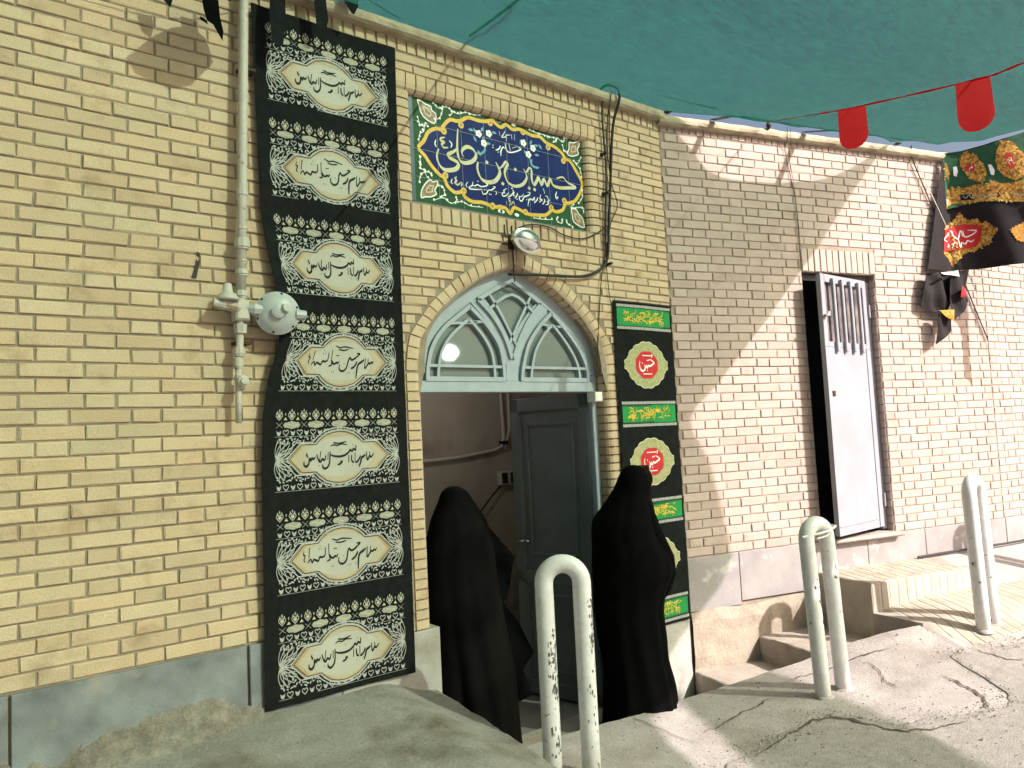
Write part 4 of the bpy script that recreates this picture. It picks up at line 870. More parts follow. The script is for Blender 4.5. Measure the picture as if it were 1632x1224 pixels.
for n in range(7):
    fn = pan(n); wh = PR(fn, .0022); gd = PR(fn, .0022); gy = PR(fn, .0022); cr = PR(fn, .0026); bk = PR(fn, .0042)
    for i in range(11):                             # crowned hearts
        x = .03+i*.094; h = heart((x, .078*PER), .0165); wh.stroke(h, .0048, 1, closed=True)
        gd.poly([((p[0]-x)*.55+x, (p[1]-.078*PER)*.55+.078*PER) for p in h])
        for d_, yy in ((-.010,.03),(0,.012),(.010,.03)): gy.poly(ell((x+d_/PW, yy*PER+.004), .0035, .008, 6))
        if i < 10:
            gd.poly([(x+.033, .115*PER), (x+.047, .085*PER), (x+.061, .115*PER)]); gy.poly(ell((x+.047, .055*PER), .003, .007, 6))
    for i in range(5):                              # small cartouches
        x = .125+i*.1875; c_ = (x, .165*PER)
        gy.poly([(c_[0]+a/PW, c_[1]+b_) for a, b_ in ((-.042,0),(-.033,-.012),(-.02,-.013),(0,-.018),(.02,-.013),(.033,-.012),(.042,0),(.033,.012),(.02,.013),(0,.018),(-.02,.013),(-.033,.012))])
        gd.stroke([(c_[0]-.03/PW,c_[1]),(c_[0]-.012/PW,c_[1]-.005),(c_[0]+.006/PW,c_[1]+.005),(c_[0]+.03/PW,c_[1]-.002)], .005, 3, off=.003)
    for i in range(6):
        x = .031+i*.1875
        for a in (.7, 2.4, 3.9, 5.5): gy.stroke([(x, .165*PER), (x+.02*cos(a)/PW, .165*PER+.018*sin(a))], .006, 1)
    for yy in (.243, .785):                         # rows of little hearts and tulips
        for i in range(19):
            x = .028+i*.0525; c_ = (x, yy*PER)
            if i % 2: wh.stroke(heart(c_, .0135), .0046, 1, closed=True)
            else:
                wh.poly(ell((x, yy*PER+.004), .008, .009, 8)); wh.poly([(x-.011/PW, yy*PER-.011), (x-.002/PW, yy*PER-.002), (x-.009/PW, yy*PER+.004)]); wh.poly([(x+.011/PW, yy*PER-.011), (x+.009/PW, yy*PER+.004), (x+.002/PW, yy*PER-.002)])
        wh.quads([tuple(Vector(q) for q in ((0,yy*PER+.016),(1,yy*PER+.016),(1,yy*PER+.0175),(0,yy*PER+.0175)))], off=.0018)
    for (x, y, a, sd, la, lb) in leaves: wh.poly(ell(((PW-x if sd else x)/PW, y), la, lb, 6, pi-a if sd else a), off=.002)
    for sd in (0, 1):                               # half lotus at each side
        X = lambda x: 1-x/PW if sd else x/PW
        for sgn in (-1, 1):
            for i, (ang, ln) in enumerate(((1.42,.088),(1.12,.094),(.82,.096),(.52,.092),(.26,.075))):
                b0 = Vector((.006, MC+sgn*.006)); tip = b0+Vector((cos(ang)*ln*1.0, sgn*sin(ang)*ln)); nn = Vector((-sin(ang), sgn*cos(ang)))*.014*sgn
                q = [b0, b0+(tip-b0)*.35+nn*.9, b0+(tip-b0)*.7+nn*.75, tip, b0+(tip-b0)*.7-nn*.6, b0+(tip-b0)*.35-nn*.7]
                wh.stroke([(X(p.x), p.y) for p in q], .0046, 2, closed=True)
    wh.stroke(medal(1.03), .008, 1, closed=True); wh.stroke(medal(1.13), .006, 1, closed=True)
    wh.stroke([(.0, MC), (.5-1.13*HW/PW, MC)], .006, 1); wh.stroke([(1, MC), (.5+1.13*HW/PW, MC)], .006, 1)
    cr.poly(medal(1.0), .03); c2_ = PR(fn, .0030); c2_.poly(medal(.9), .03); c3_ = PR(fn, .0033); c3_.poly([(.5+.66*HW*cos(t)/PW, MC+.36*HW*sin(t)) for t in [2*pi*i/32 for i in range(32)]], .03)
    for w_, P in (TX2 if n % 2 else TX1):
        q = [(.5+P[i]/1000*HW*1.0/PW, MC-P[i+1]/1000*HW) for i in range(0, len(P), 2)]
        bk.stroke(q, max(.0068, w_/1000*HW*1.9), 4, .6)
    bk.stroke(medal(.975), .0035, 1, closed=True, off=.0040)
    stuff(ob('floral_print', wh.m, 'print_white', bn)); stuff(ob('heart_print', gd.m, 'print_gold', bn)); stuff(ob('crown_print', gy.m, 'print_grey', bn))
    md_ = ob('medallion', cr.m, 'print_tan', bn); ob('medallion_field', c2_.m, 'print_cream', md_); ob('medallion_centre', c3_.m, 'print_pale', md_); stuff(ob('lettering', bk.m, 'print_black', md_))
# ------------------------------------------------------------------ black banner with green bands right of the doorway
YX = [(-.42,3.475),(.4,3.482),(1.67,3.487)]; YR = [(-.42,4.036),(1.67,4.047)]
def ban2(u, z, o):
    a, b_ = interp(YX, z), interp(YR, z)
    return (a+(b_-a)*u, -.016-.006*noise.noise((u*2, z*1.5, 3))-.003*sin(u*7+z*3)-o-.008*ss(.3,0,z)*ss(.4,1,u), z)
b2 = thing('banner', 'narrow black banner with green bands and red medallions right of the doorway', 'banner', FA, (3.76, 0, -.42))
ob('cloth', MB().grid([[ban2(i/40, -.418+2.088*j/180, 0) for i in range(41)] for j in range(181)]), 'black_cloth', b2, smooth=True)
ob('hem', MB().tube([ban2(i/16, 1.668, .002) for i in range(17)], .006, 6), 'cable', b2)
W2 = .56; rs = random.Random(9)
def uz(fn): return fn
for zc_ in (1.572, .943, .312, -.318):               # green bands
    g = PR(ban2, .0022); y_ = PR(ban2, .004); w_ = PR(ban2, .003); dk = PR(ban2, .0026)
    g.quads([tuple(Vector(q) for q in ((.05+.035*i,zc_-.058),(.085+.035*i,zc_-.058),(.085+.035*i,zc_+.058),(.05+.035*i,zc_+.058))) for i in range(26)])
    for e in (-.072, .072):
        for i in range(40): w_.quads([tuple(Vector(q) for q in ((.045+i*.0232,zc_+e-.009),(.064+i*.0232,zc_+e-.009),(.064+i*.0232,zc_+e+.009),(.045+i*.0232,zc_+e+.009)))])
        dk.quads([tuple(Vector(q) for q in ((.05,zc_+e*.75-.004),(.96,zc_+e*.75-.004),(.96,zc_+e*.75+.004),(.05,zc_+e*.75+.004)))])
    for i in range(95):
        x = .16+rs.random()*.68; z = zc_+rs.uniform(-.034,.036); a = rs.choice((0,.4,1.5,2.6,1.2)); l_ = rs.uniform(.010,.024)
        c_, s_ = cos(a)*l_, sin(a)*l_
        y_.stroke([(x-c_/W2, z-s_), (x+.006*s_/l_, z+.006), (x+c_/W2, z+s_)], rs.uniform(.005,.008), 3, .5)
    bd = ob('green_band', g.m, 'band_green', b2); stuff(ob('lettering', y_.m, 'band_yellow', bd)); stuff(ob('fringe', w_.m, 'print_white', bd)); stuff(ob('band_edge', dk.m, 'flag_green', bd))
HS = [[(-.75,-.1),(-.55,-.12),(-.35,-.02),(-.1,-.02),(.05,-.12),(.2,-.02)],]
def HUS(c, k):                                       # the name written in the red centre
    return [[(c[0]+x*k/W2, c[1]+z*k) for x, z in P] for P in ([(.45,.42),(.95,.12),(.72,-.02),(.3,-.2),(.12,-.12),(.02,-.34),(-.12,-.16),(-.2,-.36),(-.34,-.05)],[(-.34,-.05),(-.3,-.4),(-.55,-.62),(-.85,-.5),(-.98,-.1),(-.9,.25)],[(.0,.3),(.35,.38)],[(.6,.62),(.72,.78),(.62,.86)])]
for zc_ in (1.262, .632, .002):
    o1, o2, r_, t_ = PR(ban2,.0022), PR(ban2,.0026), PR(ban2,.003), PR(ban2,.0036)
    N2 = 120; P = []
    for i in range(N2):
        a = 2*pi*i/N2; rr = .127*(1+.055*abs(sin(8*a)))*(1-.04*abs(sin(2*a)))
        if abs(cos(a)) > .985: rr *= 1.09
        P.append((.5+rr*1.5*cos(a)/W2*.98, zc_+rr*1.16*sin(a)))
    o1.poly(P, .05); o2.stroke(P, .005, 1, closed=True)
    r_.poly([(.5+.082*(1+.06*abs(sin(4*t)))*1.35*cos(t)/W2*.95, zc_+.080*(1+.06*abs(sin(4*t)))*1.1*sin(t)) for t in [2*pi*i/48 for i in range(48)]], .04)
    for q in HUS((.5, zc_+.006), .074): t_.stroke(q, .0125, 4, .5)
    t_.poly([(.5-.045/W2, zc_+.058),(.5+.04/W2, zc_+.058),(.5+.04/W2, zc_+.064),(.5-.045/W2, zc_+.064)]); t_.poly([(.5-.04/W2, zc_-.062),(.5+.045/W2, zc_-.062),(.5+.045/W2, zc_-.056),(.5-.04/W2, zc_-.056)])
    for dx, dz in ((-.02,-.034),(.0,-.036),(-.045,.012)): t_.dot((.5+dx/W2, zc_+dz), .006, 6)
    sw = PR(ban2, .0024)
    for i in range(90):
        a = rs.uniform(0, 6.28); q = rs.uniform(.68, .95); x, z = .5+.127*1.45*q*cos(a)/W2, zc_+.127*1.1*q*sin(a); b_ = rs.uniform(0, 6.28)
        sw.stroke([(x, z), (x+.012*cos(b_)/W2, z+.012*sin(b_)), (x+.014*cos(b_+1)/W2, z+.014*sin(b_+1))], .0045, 2, .6)
    mm = ob('medallion', o1.m, 'med_olive', b2); ob('outline', o2.m, 'med_edge', mm); stuff(ob('scrollwork', sw.m, 'print_gold', mm)); ob('red_centre', r_.m, 'red_print', mm); stuff(ob('lettering', t_.m, 'glaze_white', mm))
# ------------------------------------------------------------------ mourning flag hung out from the right-hand wall
FF = FB @ Matrix.Translation((2.7298, -.04, 0)) @ Matrix.Rotation(-radians(45), 4, 'Z')   # x along the flag
FT = [(-.2,2.98),(0,2.985),(.3,3.005),(.57,3.05),(1.3,3.16)]
def flg(x, z, o):
    if x < 0: t_ = -x; return (-.707*t_, -.707*t_-o*.7-.01+.012*noise.noise((t_*9, z*3, 1)), z)
    d = .03*sin(x*8+.5*z)*min(1, x*5)+.015*sin(x*17+z*5)*ss(.0,.6,3-z); return (x, d-o, z)
mf = thing('mourning_flag', 'black and green embroidered flag hung out from the wall at the right edge', 'flag', FF, (.5, 0, 2.0))
R_ = []
for j in range(41):
    t = j/40; row = []
    for i in range(-8, 61):
        x = 1.45*i/60 if i >= 0 else i/8*.285*t; zt = interp(FT, x); zb = 2.01-.02*x; xs = x
        row.append(flg(xs, zt+(zb-zt)*t, 0))
    R_.append(row)
o = ob('cloth', MB().grid(R_[::-1]), 'flag_black', mf, smooth=True)
G = PR(flg, .004); gp = pairs(FLAG['green'])
ext = [(x if x < .55 else x, z) for x, z in gp]; G.poly(ext, .05)
G.poly([(.56,2.33),(1.3,2.4),(1.3,3.13),(.56,3.03)], .06); ob('green_field', G.m, 'flag_green', mf)
def frill(P, amp, n=5):
    Q = []; P = [Vector(q) for q in P]
    for i in range(len(P)):
        a, b_ = P[i], P[(i+1)%len(P)]; k = max(2, int((b_-a).length/.012)); t = (b_-a); nn = Vector((t.y, -t.x)).normalized() if t.length else Vector((0,0))
        for j in range(k): Q.append(a+t*j/k+nn*amp*(1 if j % 2 else -.4))
    return Q
def piece(nm, P, off, m_, st=.05): return ob(nm, PR(flg, off).poly(P, st).m, m_, mf)
for P in FLAG['gold']: piece('gold_embroidery', frill(pairs(P), .004), .007, 'flag_gold')
for dx in (.34, .68): piece('gold_embroidery', [(x+dx, z+dx*.12) for x, z in frill(pairs(FLAG['gold'][1]), .004)], .0075, 'flag_gold')
piece('gold_embroidery', [(.56,2.36),(1.3,2.42),(1.3,2.56),(.56,2.5)], .0065, 'flag_gold')
for P in FLAG['gold2']: piece('gold_embroidery', frill(pairs(P), .007), .005, 'flag_gold')
piece('gold_embroidery', frill([(x+.66, z+.02) for x, z in pairs(FLAG['gold2'][0])], .007), .0055, 'flag_gold')
for P in FLAG['red']+FLAG['red2']: piece('red_centre', pairs(P), .0095, 'red_print')
piece('red_centre', [(x+.66, z+.02) for x, z in pairs(FLAG['red2'][0])], .0098, 'red_print')
rs = random.Random(3)
ds = PR(flg, .0088); ls = PR(flg, .0092)
for P in FLAG['gold']+FLAG['gold2'][:1]:
    q = pairs(P); x0, x1, z0, z1 = min(t[0] for t in q), max(t[0] for t in q), min(t[1] for t in q), max(t[1] for t in q)
    for i in range(int((x1-x0)*(z1-z0)*2600)):
        x, z = rs.uniform(x0, x1), rs.uniform(z0, z1)
        if not inside((x, z), q): continue
        a = rs.uniform(0, 6.28); (ds if rs.random() < .55 else ls).stroke([(x, z), (x+.014*cos(a), z+.014*sin(a)), (x+.018*cos(a+.9), z+.018*sin(a+.9))], .006, 3, .5)
stuff(ob('embroidery_shade', ds.m, 'flag_brown', mf)); stuff(ob('embroidery_light', ls.m, 'flag_yellow', mf))
cw = PR(flg, .0105)
for P in FLAG['candle']: piece('candle', pairs(P), .0105, 'glaze_white', None)
for P in FLAG['txt']: cw.stroke(pairs(P), .010, 4, .5, off=.0125)
for P in FLAG['red']:
    q = pairs(P); cx, cz_ = sum(t[0] for t in q)/len(q), sum(t[1] for t in q)/len(q)
    cw.stroke([(cx-.012,cz_-.025),(cx,cz_),(cx+.012,cz_-.01),(cx+.008,cz_+.02)], .006, 3, off=.0125)
stuff(ob('lettering', cw.m, 'glaze_white', mf))
dk = PR(flg, .0095)
for P in FLAG['dark']: dk.poly(pairs(P))
ob('text_strip', dk.m, 'flag_black', mf); cw = PR(flg, .0115)
for P in FLAG['wh']: cw.stroke(pairs(P), .007, 3, .8)
stuff(ob('lettering', cw.m, 'print_white', mf))
# loose left edge and torn lower corner, hanging flat against the wall
rg_ = thing('torn_flag_end', 'torn black end of the mourning flag dangling against the sunlit wall', 'flag', FB, (2.5, -.08, 1.4))
def rag(P, y, nm='torn_end', m_='flag_black'):
    v, f = cdt(P, .03); n = len(v); pts = [(q.x, -.08+y+.028*noise.noise((q.x*11, q.y*7, y*40))+.012*sin(q.x*40+q.y*9), q.y) for q in v]
    return ob(nm, MB().add(pts+[(a_, b_+.003, c_) for a_, b_, c_ in pts], f+[tuple(i+n for i in t[::-1]) for t in f]), m_, rg_, smooth=True)
rag([(2.387,1.978),(2.52,1.99),(2.655,1.978),(2.67,1.803),(2.62,1.70),(2.587,1.659),(2.432,1.661),(2.36,1.69),(2.313,1.704),(2.34,1.85)], .01)
rag([(2.60,1.975),(2.804,2.009),(2.76,1.831),(2.801,1.755),(2.70,1.66),(2.593,1.592),(2.577,1.75)], -.03)
rag([(2.461,1.667),(2.597,1.623),(2.575,1.506),(2.512,1.455),(2.421,1.40),(2.43,1.55)], -.01)
rag([(2.426,1.666),(2.596,1.674),(2.578,1.582),(2.498,1.622)], -.045, 'gold_scrap', 'flag_gold')
rag([(2.66,1.86),(2.73,1.84),(2.71,1.78),(2.65,1.77)], -.065, 'red_scrap', 'red_print')
rag([(2.476,1.966),(2.657,1.993),(2.673,1.942),(2.595,1.955),(2.489,1.951)], -.05, 'white_scrap', 'glaze_white')
# ------------------------------------------------------------------ gas pipe with regulator
gp = thing('gas_pipe', 'cream painted gas pipe with grey regulator running down the left brick wall', 'pipe', FA, (1.1, -.06, .93))
YP = -.062
ob('pipe', MB().tube([(1.172,YP,3.1),(1.164,YP,2.876),(1.136,YP,1.997),(1.118,YP,1.52)], .0215, 14), 'pipe_paint', gp, smooth=True)
ob('pipe', MB().tube([(1.117,YP,1.50),(1.112,YP,1.40),(1.106,YP,1.27),(1.100,YP,1.2)], [.024,.0165,.0165,.0165], 14), 'pipe_paint', gp, smooth=True)
ob('pipe', MB().tube([(1.101,YP,1.22),(1.097,YP,1.07),(1.095,YP,.955)], .0135, 12), 'pipe_paint', gp, smooth=True)
def fit(x, z0, z1, r, nm='coupling', n=10):
    return ob(nm, MB().tube([(x,YP,z0),(x,YP,z0+.008),(x,YP,z0+.009),(x,YP,z1-.009),(x,YP,z1-.008),(x,YP,z1)], [r*.86,r*.86,r,r,r*.86,r*.86], n), 'pipe_paint', gp)
for x, z0, z1, r_ in ((1.135,1.955,2.005,.026),(1.131,1.80,1.83,.025),(1.129,1.72,1.77,.034),(1.126,1.655,1.675,.026),(1.124,1.60,1.63,.029),(1.119,1.50,1.535,.031),(1.104,1.245,1.285,.027),(1.1,1.19,1.24,.02),(1.097,1.03,1.045,.015)): fit(x, z0, z1, r_)
ob('valve_body', MB().cbox(1.085,1.145,YP-.035,YP+.035,1.40,1.49,.008), 'pipe_paint', gp)
ob('valve_body', MB().tube([(1.113,YP,1.385),(1.112,YP,1.345)], [.030,.027], 8), 'pipe_paint', gp)
ob('valve_cap', MB().lathe([(.001,0),(.046,0),(.046,.010),(.040,.016),(.034,.028),(.022,.034),(.017,.07),(.012,.074),(.001,.075)], 18, Matrix.Translation((1.052,YP-.03,1.482))), 'pipe_paint', gp, smooth=True)
ob('valve_arm', MB().tube([(1.10,YP-.02,1.455),(1.03,YP-.03,1.462),(.99,YP-.03,1.468)], [.024,.022,.016], 10), 'pipe_paint', gp)
ob('union', MB().tube([(1.14,YP-.02,1.452),(1.165,YP-.025,1.45),(1.20,YP-.03,1.448)], [.018,.03,.026], 8), 'regulator_paint', gp)
ob('test_point', MB().lathe([(.001,0),(.024,.0),(.024,.02),(.015,.024),(.015,.034),(.001,.035)], 12, Matrix.Translation((1.108,YP-.02,1.135)) @ Matrix.Rotation(pi/2, 4, 'X')), 'pipe_paint', gp)
ob('test_body', MB().tube([(1.103,YP,1.16),(1.103,YP-.002,1.10)], .022, 8), 'pipe_paint', gp)
RM = Matrix.Translation((1.262,YP-.045,1.437)) @ Matrix.Rotation(-.25, 4, 'Z') @ Matrix.Rotation(pi/2, 4, 'X') 
rg = ob('regulator', MB().lathe([(.02,-.045),(.055,-.04),(.086,-.022),(.090,-.012),(.096,-.010),(.097,.003),(.091,.006),(.080,.016),(.055,.030),(.030,.034),(.030,.05),(.022,.054),(.001,.055)], 36, RM), 'regulator_paint', gp); smooth_edges(rg, 40)
for i in range(6): ob('bolt', MB().lathe([(.001,.0),(.006,.0),(.006,.008),(.001,.009)], 6, RM @ Matrix.Translation((.088*cos(i*1.047+.3), .088*sin(i*1.047+.3), .004))), 'iron', rg)
ob('vent', MB().tube([RM @ Vector((.02,.01,.032)), RM @ Vector((.035,.016,.06))], [.024,.019], 10), 'regulator_paint', rg)
ob('rib', MB().tube([RM @ Vector((.0,.005,.033)), RM @ Vector((-.03,.045,.024))], [.008,.003], 6), 'regulator_paint', rg)
ob('outlet', MB().tube([RM @ Vector((.08,-.005,.0)), RM @ Vector((.125,-.008,.0))], [.026,.021], 10), 'regulator_paint', rg)
for z in (2.55, 1.3): ob('bracket', MB().box(1.09+.05*(z>2), 1.16+.05*(z>2), YP, .01, z, z+.012), 'iron', gp)
# scrap of black tape
t_ = PR(lambda x, z, o: (x, -.0035-o, z), .001); t_.poly([(.927,1.587),(.948,1.585),(.958,1.63),(.966,1.672),(.955,1.662),(.950,1.675),(.944,1.64)]); t_.poly([(.953,1.684),(.968,1.68),(.962,1.70),(.952,1.703)])
tag(ob('tape_scrap', t_.m, 'cable'), 'scrap of torn black tape stuck on the yellow bricks left of the pipe', 'tape')
# ------------------------------------------------------------------ black pennants on the roof line
def cloth_strip(P, y, amp=.012, sd=0, m_='black_cloth', nm='black_pennant'):
    v, f = cdt(P, .03); return ob(nm, MB().add([(q.x, y+amp*noise.noise((q.x*14, q.y*9, sd))-.03*(3.05-q.y), q.y) for q in v], f), m_, smooth=True)
for i, (P, lb) in enumerate((([(.775,2.80),(.84,2.80),(.845,2.75),(.833,2.702),(.80,2.73)], 'leftmost black pennant tip at the top edge above the yellow bricks'),
    ([(.955,2.84),(1.03,2.84),(1.035,2.72),(1.048,2.66),(1.043,2.615),(1.005,2.68),(.955,2.705),(.95,2.69),(.985,2.675),(.968,2.74)], 'ragged black pennant with a side strip left of the gas pipe'),
    ([(1.275,2.99),(1.335,2.99),(1.335,2.80),(1.318,2.68),(1.29,2.655),(1.262,2.68),(1.258,2.82)], 'long black pennant hanging over the top of the long black banner'),
    ([(1.48,3.03),(1.535,3.03),(1.548,2.87),(1.535,2.825),(1.512,2.812),(1.485,2.83),(1.478,2.92)], 'rounded black pennant second from the right along the roof edge'),
    ([(1.635,3.08),(1.712,3.08),(1.712,2.995),(1.685,2.94),(1.672,2.945),(1.64,2.99)], 'short pointed black pennant nearest the green net'))):
    tag(cloth_strip(P, -.115, sd=i*3.3), lb, 'pennant', 'black pennants along the roof edge')
tag(ob('pennant_cord', MB().tube([(.3,-.13,2.80),(.8,-.118,2.79),(1.0,-.116,2.835),(1.3,-.116,2.985),(1.5,-.114,3.03),(1.67,-.11,3.078),(2.0,-.03,3.06)], .003, 5), 'cable'), 'black cord the black pennants hang from', 'cord')
# ------------------------------------------------------------------ floodlight, cables and iron bits over the arch
lm_ = thing('wall_lamp', 'shiny oval metal lamp fixed above the point of the arch', 'lamp', FA, (2.72, -.01, 1.95))
LM = Matrix.Translation((2.735,-.10,1.945)) @ Matrix.Rotation(.25, 4, 'Y') @ Matrix.Rotation(pi/2+.12, 4, 'X')
q_ = ob('shade', MB().lathe([(.03,-.075),(.06,-.068),(.082,-.04),(.090,-.01),(.091,.0),(.088,.004),(.084,.002),(.070,.020),(.045,.034),(.018,.040),(.001,.041)], 32, LM @ Matrix.Diagonal((1.12,.76,1,1))), 'chrome', lm_, smooth=True)
ob('bracket', MB().tube([(2.70,-.0,1.955),(2.70,-.045,1.955),(2.72,-.06,1.95)], .016, 8), 'iron', lm_)
ob('base_plate', MB().cbox(2.672,2.715,-.006,.004,1.915,1.985,.002), 'iron', lm_)
def rod(P, lb, r=.0035): return tag(ob('iron_rod', MB().tube(P, r, 6), 'iron'), lb, 'rod', 'iron rods above the arch')
rod([(2.70,-.006,1.99),(2.70,-.008,1.72)], 'thin iron rod hanging down to the point of the arch', .004)
rod([(2.62,-.008,1.985),(2.71,-.008,1.985)], 'upper short iron rod lying level left of the wall lamp'); rod([(2.62,-.008,1.935),(2.79,-.012,1.935)], 'lower iron rod lying level behind the wall lamp')
for x, lb in ((2.648,'left'), (2.70,'middle'), (2.755,'right')): rod([(x,-.008,1.985),(x,-.008,2.05)], lb+' one of three upright iron spikes under the tile sign')
def cable(P, r, lb, m_='cable', k=5): return tag(ob('cable', MB().tube([tuple(q) for q in spline(P, k)], r, 6), m_, smooth=True), lb, 'cable', 'cables beside the tile sign')
cable([(3.50,.06,3.03),(3.51,-.04,3.075),(3.585,-.075,3.06),(3.592,-.075,2.98),(3.57,-.04,2.86),(3.545,-.03,2.692),(3.51,-.028,2.397),(3.478,-.026,2.146),(3.45,-.026,1.94),(3.37,-.03,1.853),(3.227,-.028,1.80),(3.02,-.025,1.783),(2.825,-.02,1.774),(2.68,.02,1.77)], .0095, 'thick black cable looping from the roof to the point of the arch')
cable([(3.47,.05,3.04),(3.478,-.03,3.03),(3.482,-.02,2.85),(3.49,-.018,2.5),(3.46,-.018,2.2),(3.448,-.018,1.95)], .006, 'black cable nearest the tile sign, running straight down')
cable([(3.53,-.07,3.03),(3.522,-.03,2.86),(3.512,-.02,2.7),(3.53,-.02,2.45),(3.575,-.02,2.3),(3.50,-.02,2.16),(3.47,-.02,1.97)], .0035, 'thin black wire bulging out to the right beside the tile sign')
cable([(3.545,-.03,2.95),(3.53,-.02,2.6),(3.5,-.02,2.2),(3.438,-.016,1.942),(3.401,-.014,1.818),(3.375,-.01,1.655),(3.345,.01,1.3),(3.33,.01,1.09)], .0035, 'thin brown wire running down to the junction box by the door', 'iron')
cable([(3.45,-.016,1.96),(3.449,-.014,1.863),(3.46,-.014,1.702),(3.47,-.016,1.64)], .003, 'thin black wire ending at the top of the green banded banner')
cable([(2.70,-.015,1.99),(2.73,-.02,2.03),(2.80,-.015,2.065),(2.902,-.012,2.081),(3.0,-.012,2.075),(3.098,-.012,2.045),(3.255,-.012,2.041),(3.395,-.014,2.10),(3.47,-.018,2.15)], .004, 'thin dark wire arching over the wall lamp')
for (x, z) in ((3.475,2.62),(3.47,2.36),(3.46,1.9)): tag(ob('cable_hook', MB().lathe([(.001,-.03),(.012,-.03),(.016,-.02),(.010,-.012),(.01,.03),(.001,.03)], 8, Matrix.Translation((x,-.022,z)) @ Matrix.Rotation(pi/2,4,'X')), 'cable'), 'black cable hook %s beside the tile sign' % {2.62:'highest up',2.36:'level with the lower part',1.9:'lowest down'}[z], 'hook')
# wires on the right-hand wall
def wireB(P, r, lb, cat='wire', m_='cable', grp=None, k=4): return tag(ob('wire', MB().tube([tuple(q) for q in spline(P, k)], r, 5), m_, frame=FB), lb, cat, grp)
wireB([(1.085,-.06,3.03),(1.088,-.056,2.95),(1.095,-.012,2.869),(1.14,-.01,2.633),(1.166,-.01,2.444),(1.168,-.008,2.11),(1.168,-.006,1.962)], .0024, 'black wire running from the roof down to the metal door')
wireB([(1.115,-.06,3.02),(1.12,-.054,2.93),(1.13,-.01,2.86),(1.16,-.008,2.6),(1.175,-.008,2.3),(1.178,-.006,2.14)], .0016, 'thinner dark wire just right of the one to the metal door', m_='iron')
tag(ob('rope', MB().tube([(2.36,-.055,3.02),(2.40,-.02,2.93),(2.58,-.012,2.572),(2.846,-.012,2.022),(3.11,-.012,1.45)], .0055, 6), 'iron', frame=FB), 'brown rope slanting down the wall behind the mourning flag', 'rope')
tag(ob('rope', MB().tube([(2.42,-.04,2.9),(2.89,-.05,2.0),(3.16,-.06,1.42),(3.55,-.12,.62)], .0035, 6), 'plastic_white', frame=FB), 'thin pale cord slanting down beside the brown rope', 'rope')
tag(ob('hose', MB().tube([tuple(q) for q in spline([(2.06,-.05,-.232),(2.4,-.045,-.228),(2.8,-.05,-.225),(3.12,-.06,-.22),(3.6,-.02,-.215)], 5)], .009, 8), 'cable', frame=FB), 'dark hose lying at the foot of the plinth by the right edge', 'hose')
# straps tying the net to the roof edge
for i, (s_, lb) in enumerate(((.03,'black strap tying the net at the corner of the walls'),(.43,'black strap tying the net just right of the wall corner'),(1.26,'black strap tying the net left of the metal door'),(2.2,'black strap tying the net above the mourning flag'))):
    q = FB @ Vector((s_+.02, -interp([(.11,.05),(.43,.2),(.69,.32),(1.06,.335),(1.41,.32),(1.79,.25),(2.14,.05)], s_)-.02, 0)); z1 = canz(q.x, q.y); l_ = FBI @ Vector((q.x, q.y, z1))
    a, b_ = Vector((s_,-.045,3.012)), Vector((l_.x, l_.y, z1+.004)); w_ = Vector((.024,0,0))
    tag(ob('net_strap', MB().add([a-w_,a+w_,b_+w_,b_-w_,a-w_+Vector((0,0,.004)),a+w_+Vector((0,0,.004)),b_+w_+Vector((0,0,.004)),b_-w_+Vector((0,0,.004))],[(0,3,2,1),(4,5,6,7),(0,1,5,4),(1,2,6,5),(2,3,7,6),(3,0,4,7)]), 'cable', frame=FB), lb, 'strap', 'straps holding the net')
tag(ob('tie_knot', MB().lathe([(.001,-.03),(.012,-.02),(.02,0),(.012,.02),(.001,.03)], 7, Matrix.Translation((.914,-.06,3.02))), 'cable', frame=FB), 'black knot on the roof edge where the red pennant cord starts', 'knot')
# ------------------------------------------------------------------ red bunting
BP = [tuple(q) for q in spline([(4.85,-.328,3.022),(4.21,-1.018,2.672),(3.767,-1.5035,2.431),(3.383,-2.2,2.193),(3.262,-2.419,2.141),(2.9,-3.1,2.03)], 10)]; bd_ = Vector((-1.4,-2.0,-.9))
def bl(t): return Vector(BP[min(int(t*50), 50)])
bu = ob('bunting_cord', MB().tube(BP, [.003+.002*(i//2%2) for i in range(len(BP))], 5), 'red_cloth'); tag(bu, 'thin red cord strung under the green net', 'cord')
bun = []; LATV = Vector((cos(YAW), -sin(YAW), 0))
for t, lb in ((.40,'smaller red rounded pennant hanging nearer the wall'),(.60,'larger red rounded pennant nearest the camera')):
    u_ = bd_.copy(); u_.normalize(); u_ = LATV+Vector((0,0,.2)); u_.normalize(); hw = .074; ht = .215
    P = [(-hw,0),(hw,0)]+[(hw*.98,-ht*.55)]+[(hw*cos(a), -ht*.66-ht*.34*sin(a)) for a in (.0,.25,.5,.8,1.1,1.57,2.04,2.34,2.64,2.9,3.14)]
    v, f = cdt(P, .03); c_ = bl(t); vv = []
    sw = Vector((u_.y, -u_.x, 0))
    for q in v: vv.append(c_+u_*q.x+Vector((0,0,q.y))+sw*(.012*sin(q.x*20)*(-q.y/ht)+.02*(-q.y)))
    o = ob('red_pennant', MB().add(vv, f), 'red_cloth', smooth=True); tag(o, lb, 'pennant', 'red pennants')
